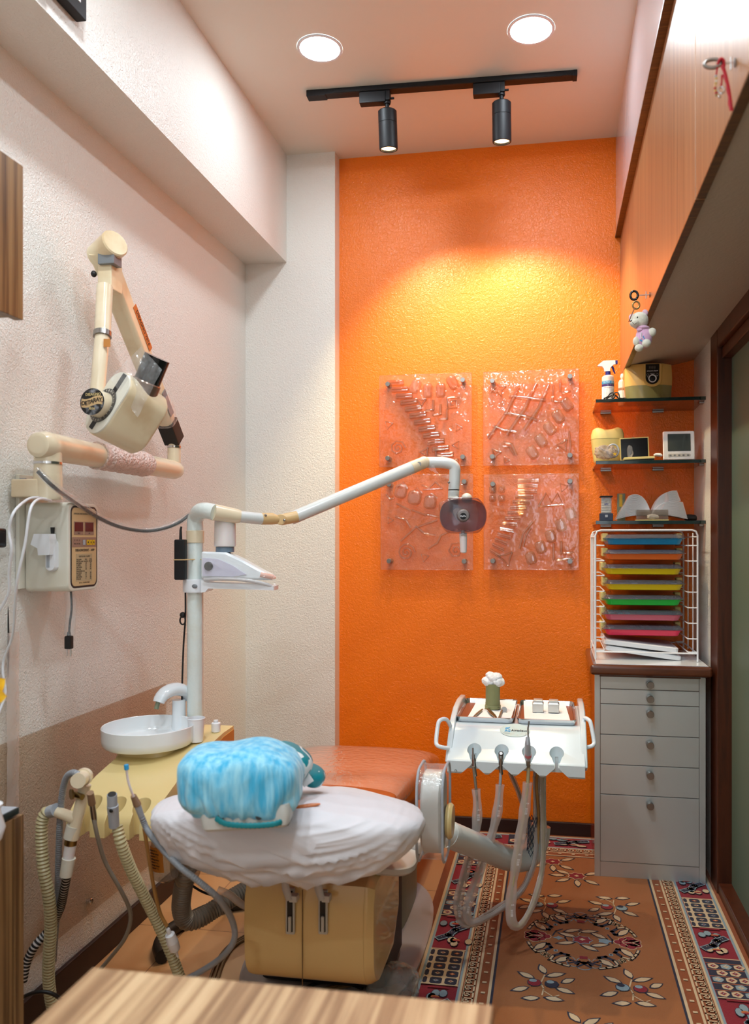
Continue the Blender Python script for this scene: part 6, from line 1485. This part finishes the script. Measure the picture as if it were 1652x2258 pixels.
# second shelf
c = aty(1340, 1010, 3.26); k = 1.0
r = thing('tooth_case', 'pale yellow tooth shaped plastic case on the middle shelf', 'case', (c.x, 3.27, z2))
wx = px_m(1304, 1377, 3.24) / 2; Ht = at(1340, 937, 3.1).z - z2
def tsec(z, hw_, hd, dip=0):
    return [(c.x + hw_ * math.copysign(abs(math.cos(a)) ** .6, math.cos(a)), 3.27 + hd * math.copysign(abs(math.sin(a)) ** .7, math.sin(a)), z2 + z - dip * math.exp(-((math.cos(a) * hw_) / .018) ** 2)) for a in [2 * pi * i / 40 for i in range(40)]]
M().loft([tsec(0, wx * .78, .034), tsec(Ht * .1, wx * .86, .038), tsec(Ht * .45, wx * .96, .043), tsec(Ht * .67, wx, .046)]).build('base', 'butter', r)
M().loft([tsec(Ht * .675, wx * 1.01, .0465), tsec(Ht * .82, wx * 1.0, .046, .002), tsec(Ht * .95, wx * .9, .04, .006), tsec(Ht * 1.0, wx * .72, .030, .010), tsec(Ht * .985, wx * .4, .015, .010)]).build('lid', 'butter', r)
m_ = M(); cc = aty(1352, 996, 3.18)
r = thing('bagged_tubing', 'coil of white tubing in a crinkled clear bag on the middle shelf', 'tubing', (cc.x, 3.18, z2))
m_.tube([cc + V((.022 * math.cos(a), .004 * math.sin(a * .5), .025 * math.sin(a) + .004)) for a in [k * .3 for k in range(22)]], .0035, 8)
m_.tube([cc + V((-.05, .004, .016)), cc + V((-.02, -.004, .0)), cc + V((.0, -.002, -.014))], .0035, 8); m_.build('tubing', 'grey_pl', r)
M().ell(aty(1338, 997, 3.178) , (.043, .022, .026), .9, 60, 30, fn=lambda q, th, ph: q * (1 + .3 * nz(tuple(q * 45)) + .15 * nz(tuple(q * 120)))).build('bag', film('bag_crinkled', (240, 232, 226), .34, .15, bump=(110, 1, .02), body=(214, 202, 196), gloss=.9), r)
s_c = aty(1356, 1001, 3.150); M().add([tuple(s_c + V((.008 * (1 if i % 2 == 0 else .45) * math.sin(pi * i / 5), 0, .008 * (1 if i % 2 == 0 else .45) * math.cos(pi * i / 5)))) for i in range(10)], [tuple(range(10))]).build('star', 'yellow', r)
# open black lined box
a = aty(1368, 1003, 3.23); b = aty(1432, 961, 3.23)
r = thing('open_box', 'cream box standing open with dark lining on the middle shelf', 'box', ((a.x + b.x) / 2, 3.22, z2))
T = Matrix.Translation(((a.x + b.x) / 2, 3.235, z2)) @ Matrix.Rotation(math.radians(-2), 4, 'Y')
w_, h_ = (b.x - a.x) / 2, at(1400, 961, 3.08).z - z2
M().box((-w_, -.012, .008), (w_, .004, h_), .001, T=T).build('lid', 'butter', r)
M().box((-w_ + .004, -.0135, .012), (w_ - .004, -.0118, h_ - .004), T=T).build('lid_lining', 'black_gloss', r)
M().box((-w_ + .012, -.062, .0), (w_ + .012, -.014, .006), .0005, T=T).build('base', 'black', r)
M().box((-w_ + .010, -.064, .006), (w_ + .014, -.014, .015), .001, T=T).build('tray_edge', 'butter', r)
M().lathe([(.0, .0), (.014, .0), (.014, .003), (.004, .004), (.004, .009), (0, .009)], T @ V((.0, .018, h_ - .004)), 18).build('knob', 'mid_grey', r)
M().ell(T @ V((-.018, -.020, .040)), (.012, .007, .026), fn=lambda q, th, ph: q * (1 + .35 * nz(tuple(q * 70)))).build('film_scrap', 'film', r)
M().ell(aty(1453, 1003, 3.20), (.017, .012, .007), fn=lambda q, th, ph: q * (1 + .4 * nz(tuple(q * 90)))).build('tissue', 'paper', label='crumpled pale tissue between the open box and the white display', cat='tissue') 
# display unit
a = aty(1462, 1008, 3.19); b = aty(1532, 950, 3.19); w_ = (b.x - a.x) / 2; cxx = (a.x + b.x) / 2; h_ = at(1497, 949, 3.05).z - z2
r = thing('display_unit', 'white desk display with grey screen and five buttons on the middle shelf', 'display', (cxx, 3.2, z2))
T = frame(V((cxx, 3.19, z2 + h_ / 2)), (1, -.06, 0), (-.02, .12, 1), None); 
Rz_ = Matrix.Translation((cxx, 3.195, z2 + h_ / 2)) @ Matrix.Rotation(math.radians(-7), 4, 'X') @ Matrix.Rotation(pi / 2, 4, 'X')
M().rr([(-.03, w_ * .92, h_ / 2 * .94, .006), (.006, w_, h_ / 2, .006), (.010, w_ - .003, h_ / 2 - .003, .005)], T=Rz_, k=4).build('case', 'white', r)
M().rr([(.010, w_ * .72, h_ * .30, .002), (.0106, w_ * .72, h_ * .30, .002)], (w_ * .02, h_ * .10, 0), T=Rz_, k=2).build('screen', 'lcd', r)
M().rr([(.010, w_ * .70, h_ * .055, .004), (.0108, w_ * .70, h_ * .055, .004)], (0, -h_ * .34, 0), T=Rz_, k=3).build('button_panel', 'grey_enamel', r)
for q in range(5):
    x = (-.55 + q * .275) * w_
    M().rr([(.0108, .0042, .0028, .0026), (.0118, .0038, .0024, .0022)], (x, -h_ * .34, 0), T=Rz_, k=4).build('button', 'mid_grey', r)

# third shelf
a = aty(1323, 1147, 3.18); b = aty(1352, 1093, 3.18); cxx = (a.x + b.x) / 2; w_ = (b.x - a.x) / 2; h_ = b.z - z3
r = thing('cotton_roll_dispenser', 'navy and clear dispenser full of white cotton rolls on the lowest shelf', 'dispenser', (cxx, 3.2, z3))
M().box((cxx - w_, 3.175, z3), (cxx + w_, 3.235, z3 + h_ * .30), .002).build('base', mat('slate_navy', (34, 44, 66), .35), r)
M().box((cxx - w_ * .82, 3.18, z3 + h_ * .3), (cxx + w_ * .82, 3.23, z3 + h_ * .95), .001).build('window', 'bottle_clear', r)
for q in range(6):
    M().cyl((cxx - w_ * .72, 3.20, z3 + h_ * (.36 + q * .10)), (cxx + w_ * .72, 3.20, z3 + h_ * (.36 + q * .10)), h_ * .05, 14, bev=.001).build('cotton_roll', 'cotton', r)
M().box((cxx - w_ * .95, 3.172, z3 + h_ * .94), (cxx + w_ * .95, 3.236, z3 + h_), .002).build('lid', 'black', r)
M().text('GPC', .009, frame(V((cxx, 3.1785, z3 + h_ * .66)), (1, 0, 0), UP), bold=.0002).build('lettering', 'navy', r)
M().box((cxx - .005, 3.1735, z3 + h_ * .14), (cxx + .005, 3.1755, z3 + h_ * .24), .0005).build('window_frame', 'grey_pl', r)
r = thing('packet', 'small striped packet tucked behind the left side of the napkin fan', 'packet', (aty(1372, 1140, 3.33).x, 3.33, z3))
q = aty(1370, 1130, 3.33)
M().box((q.x - .016, 3.32, z3), (q.x + .016, 3.34, at(1370, 1087, 3.2).z), .002).build('packet', 'sage', r)
M().box((q.x - .008, 3.3185, z3 + .06), (q.x + .004, 3.3205, z3 + .11)).build('stripe', 'yellow', r)
# fan of napkins
fc = aty(1434, 1128, 3.24)
r = thing('napkin_stack', 'stack of white paper napkins fanned open over a clear box', 'napkins', (fc.x, 3.24, z3))
def sheets(n_, fn): 
    m = M()
    for k in range(n_):
        t = k / (n_ - 1); th = .0011
        top = [V(fn(i / 14, 0, t)) for i in range(15)]; dy = V(fn(0, 1, t)) - V(fn(0, 0, t))
        m.loft([[p + V((0, .0015 * (k % 2), th)), p + dy + V((0, 0, th)), p + dy - V((0, 0, th * .4)), p + V((0, .0015 * (k % 2), -th * .4))] for p in top])
    return m
def page(ex0, ez0, ex1, ez1, lift, yb):
    def fn(u, v, t):
        ex, ez = ex0 + (ex1 - ex0) * t, ez0 + (ez1 - ez0) * t
        p0 = (0, .018); p1 = (ex * .28, .03 + ez * .62 + lift * (1 - t)); 
        x = 2 * u * (1 - u) * p1[0] + u * u * ex; z = (1 - u) ** 2 * p0[1] + 2 * u * (1 - u) * p1[1] + u * u * ez
        return (fc.x + x, yb + .085 * v, z3 + max(.0012, z))
    return fn
sheets(26, page(-.082, .098, -.136, .006, .03, 3.195)).build('left_fan', 'paper', r)
sheets(14, page(.098, .116, .112, .078, .02, 3.215)).build('right_upper_fan', 'paper', r)
sheets(20, page(.118, .070, .136, .006, .02, 3.20)).build('right_lower_fan', 'paper', r)
a = aty(1403, 1146, 3.165); b = aty(1473, 1124, 3.165)
r = thing('clear_box', 'small clear acrylic box with cotton in front of the napkin fan', 'box', ((a.x + b.x) / 2, 3.165, z3))
M().box((a.x, 3.153, z3 + .002), (b.x, 3.188, b.z), .001).build('box', film('acrylic_box', (220, 214, 206), .22, .06, body=(150, 140, 132), gloss=.9), r)
M().box((a.x - .002, 3.152, z3), (b.x + .002, 3.19, z3 + .003), .0005).build('base', 'butter', r)
M().ell(((a.x + b.x) / 2 + .004, 3.168, z3 + .015), (.022, .010, .010), fn=lambda q, th, ph: q * (1 + .3 * nz(tuple(q * 130)))).build('cotton', 'cotton', r)
q = aty(1524, 1140, 3.22)
M().ell((q.x, 3.22, z3 + .012), (.024, .02, .013), .7, fn=lambda q, th, ph: q * (1 + .15 * nz(tuple(q * 60)))).build('dark_pouch', 'black', label='small dark folded pouch at the wall end of the lowest glass shelf', cat='pouch')

# keys in the overhead doors
def keyring(px, py, xw, k, lab):
    p0 = atx(px, py, xw); r = thing('cabinet_key', lab, 'key', tuple(p0)); return p0, r
p0, r = keyring(1428, 650, .279, 1, 'black bowed key in the far overhead cabinet door above the plush bear')
p0 = atx(1433, 650, .2785)
M().lathe([(.0, 0), (.008, 0), (.008, .002), (.0, .002)], p0, 18, axis=(-1, 0, 0)).build('lock', 'steel_dark', r)
M().cyl(p0, p0 + V((-.034, 0, .0)), .0017, 10).build('shank', 'chrome', r)
M().tube([p0 + V((-.010, 0, .010)), p0 + V((-.010, 0, -.011))], .0015, 8).build('collar', 'chrome', r)
kb = p0 + V((-.044, 0, 0))
M().tube([kb + V((.0105 * math.cos(a), -.001, .0125 * math.sin(a))) for a in [2 * pi * i / 24 for i in range(25)]], .0035, 10).build('bow', 'black_gloss', r)
# plush bear hanging from it
b0 = kb + V((.004, -.004, -.012))
bear = thing('plush_bear', 'small cream plush bear in a pink top hanging from the cabinet key', 'plush toy', tuple(b0 + V((0, 0, -.12))))
rr_ = kb + V((.005, -.003, -.030))
M().tube([kb + V((.002, -.002, -.010)), rr_ + V((0, 0, .010))], .0004, 6).build('thread', 'white', bear)
M().tube([rr_ + V((.008 * math.cos(a), -.001, .009 * math.sin(a))) for a in [2 * pi * i / 20 for i in range(21)]], .0022, 8).build('split_ring', 'brass', bear)
hcn = rr_ + V((.007, -.008, -.040)); bcn = hcn + V((.011, .0, -.042))
def rotv(x, y, z): return V((x, y, z))
M().ell(hcn, (.0215, .020, .0205), .95, 40, 26).ell(hcn + V((-.012, -.012, -.009)), (.012, .012, .010), 1, 28, 18).build('head', 'plush', bear)
for s_, w__ in ((1, V((.014, .004, .019))), (-1, V((-.017, .006, .010)))):
    M().ell(hcn + w__, (.0075, .004, .009), 1, 20, 12).build('ear', 'pink_ear', bear)
M().ell(hcn + V((-.006, -.0185, .003)), (.0019, .0015, .0024), nu=12, nv=8).build('eye', 'black_gloss', bear)
M().ell(hcn + V((-.0205, -.018, -.005)), (.003, .002, .0025), nu=12, nv=8).build('nose', 'black_gloss', bear)
M().tube([hcn + V((-.019, -.0225, -.009)), hcn + V((-.014, -.0245, -.015)), hcn + V((-.008, -.023, -.011))], .0005, 6).build('mouth', 'ink', bear)
M().ell(bcn, (.020, .018, .026), .95, 36, 22).build('pink_top', 'pink', bear)
M().ell(bcn + V((-.003, -.004, .022)), (.016, .015, .006), 1, 28, 12).ell(bcn + V((-.012, -.014, .016)), (.007, .004, .004), 1, 16, 10).build('collar', 'pink', bear)
for nm_, c_, q in (('arm', (.018, -.009, .010), (.010, .009, .011)), ('arm', (-.019, -.008, -.010), (.008, .008, .011)), ('leg', (.004, -.017, -.018), (.0105, .010, .010)), ('leg', (-.013, -.014, -.028), (.0105, .010, .009))):
    M().ell(bcn + V(c_), q, 1, 24, 16).build(nm_, 'plush', bear)
m_ = M().tube([bcn + V((-.008, -.0185, .008)), bcn + V((-.009, -.0190, .0)), bcn + V((-.008, -.0185, -.006))], .0013, 6); m_.build('print', 'white', bear)
M().tube([bcn + V((-.004, -.0188, .0)), bcn + V((-.001, -.0188, -.008))], .001, 6).tube([bcn + V((-.012, -.0175, -.009)), bcn + V((-.006, -.0185, -.013))], .0014, 6).build('blue_print', 'skyblue', bear)
M().cyl(rr_ + V((-.004, -.010, -.008)), rr_ + V((-.020, -.032, -.048)), .0014, 8).build('metal_tag', 'chrome', bear)
bear.scale = (1.18, 1.18, 1.18); bear.location.z -= .018
# nearer key with the red tassel
p0 = atx(1621, 138, .2785)
r = thing('cabinet_key', 'steel bowed key in the near overhead cabinet door, tied with red ribbon', 'key', tuple(p0))
M().lathe([(0, 0), (.007, 0), (.007, .0015), (0, .0015)], p0, 16, axis=(-1, 0, 0)).build('lock', 'steel_dark', r)
M().cyl(p0, p0 + V((-.022, 0, .001)), .0016, 10).tube([p0 + V((-.006, 0, .009)), p0 + V((-.006, 0, -.011))], .0014, 8).build('shank', 'chrome', r)
kb = p0 + V((-.033, 0, .001))
M().tube([kb + V((.0125 * math.cos(a), -.001, .0065 * math.sin(a))) for a in [2 * pi * i / 24 for i in range(25)]], .0028, 10).build('bow', 'steel_dark', r)
r = thing('red_tassel', 'red ribbon tassel with gold beads hanging from the near cabinet key', 'tassel', tuple(p0 + V((0, 0, -.08))))
k0 = p0 + V((-.020, -.002, 0))
M().tube(catmull([k0 + V((-.006, 0, -.002)), k0 + V((-.003, -.004, .004)), k0 + V((.002, -.004, .002)), k0 + V((.004, 0, -.006))], 5), .0022, 8).build('knot', 'red', r)
def rib2(p, wd): 
    c_ = catmull(p, 6); return M().loft([[q + V((-wd / 2 * (1 + .2 * math.sin(i)), 0, 0)), q + V((0, -.0012, 0)), q + V((wd / 2, 0, 0)), q + V((0, .0008, 0))] for i, q in enumerate(c_)])
rib2([k0 + V((.001, 0, -.002)), k0 + V((.005, 0, -.018)), k0 + V((.009, 0, -.036)), k0 + V((.012, 0, -.056)), k0 + V((.014, 0, -.075))], .0062).build('ribbon', 'red', r)
rib2([k0 + V((.001, .001, -.018)), k0 + V((.0, .001, -.03)), k0 + V((-.001, .001, -.038))], .003).build('ribbon', 'red', r)
M().tube([k0 + V((-.006, 0, -.004)), k0 + V((-.008, 0, -.018))], .0014, 6).build('cord', 'red', r)
for k in range(9):
    M().ell(k0 + V((-.009 + .001 * math.sin(k), -.001, -.020 - k * .0037)), (.0021, .0021, .0019), nu=12, nv=8).build('bead', ('grey_pl', 'gold', 'cream_lt', 'gold', 'tan', 'red', 'gold', 'red', 'brass')[k], r)
M().tube([k0 + V((-.001 + .0045 * math.cos(a), -.002, -.043 + .005 * math.sin(a))) for a in [2 * pi * i / 16 for i in range(17)]], .0014, 8).build('trinket_ring', 'chrome', r)
M().ell(k0 + V((-.004, -.002, -.053)), (.0028, .002, .002), nu=12, nv=8).build('bell', 'chrome', r)
for o in bpy.data.objects:      # large flat faces keep flat shading beside their bevels
    if o.type == 'MESH' and len(o.data.polygons) < 6000 and o.data.polygons[0].use_smooth:
        wn = o.modifiers.new('weighted_normal', 'WEIGHTED_NORMAL'); wn.keep_sharp = True; wn.weight = 80
for o in bpy.data.objects:
    if '_w' in o.keys(): del o['_w']
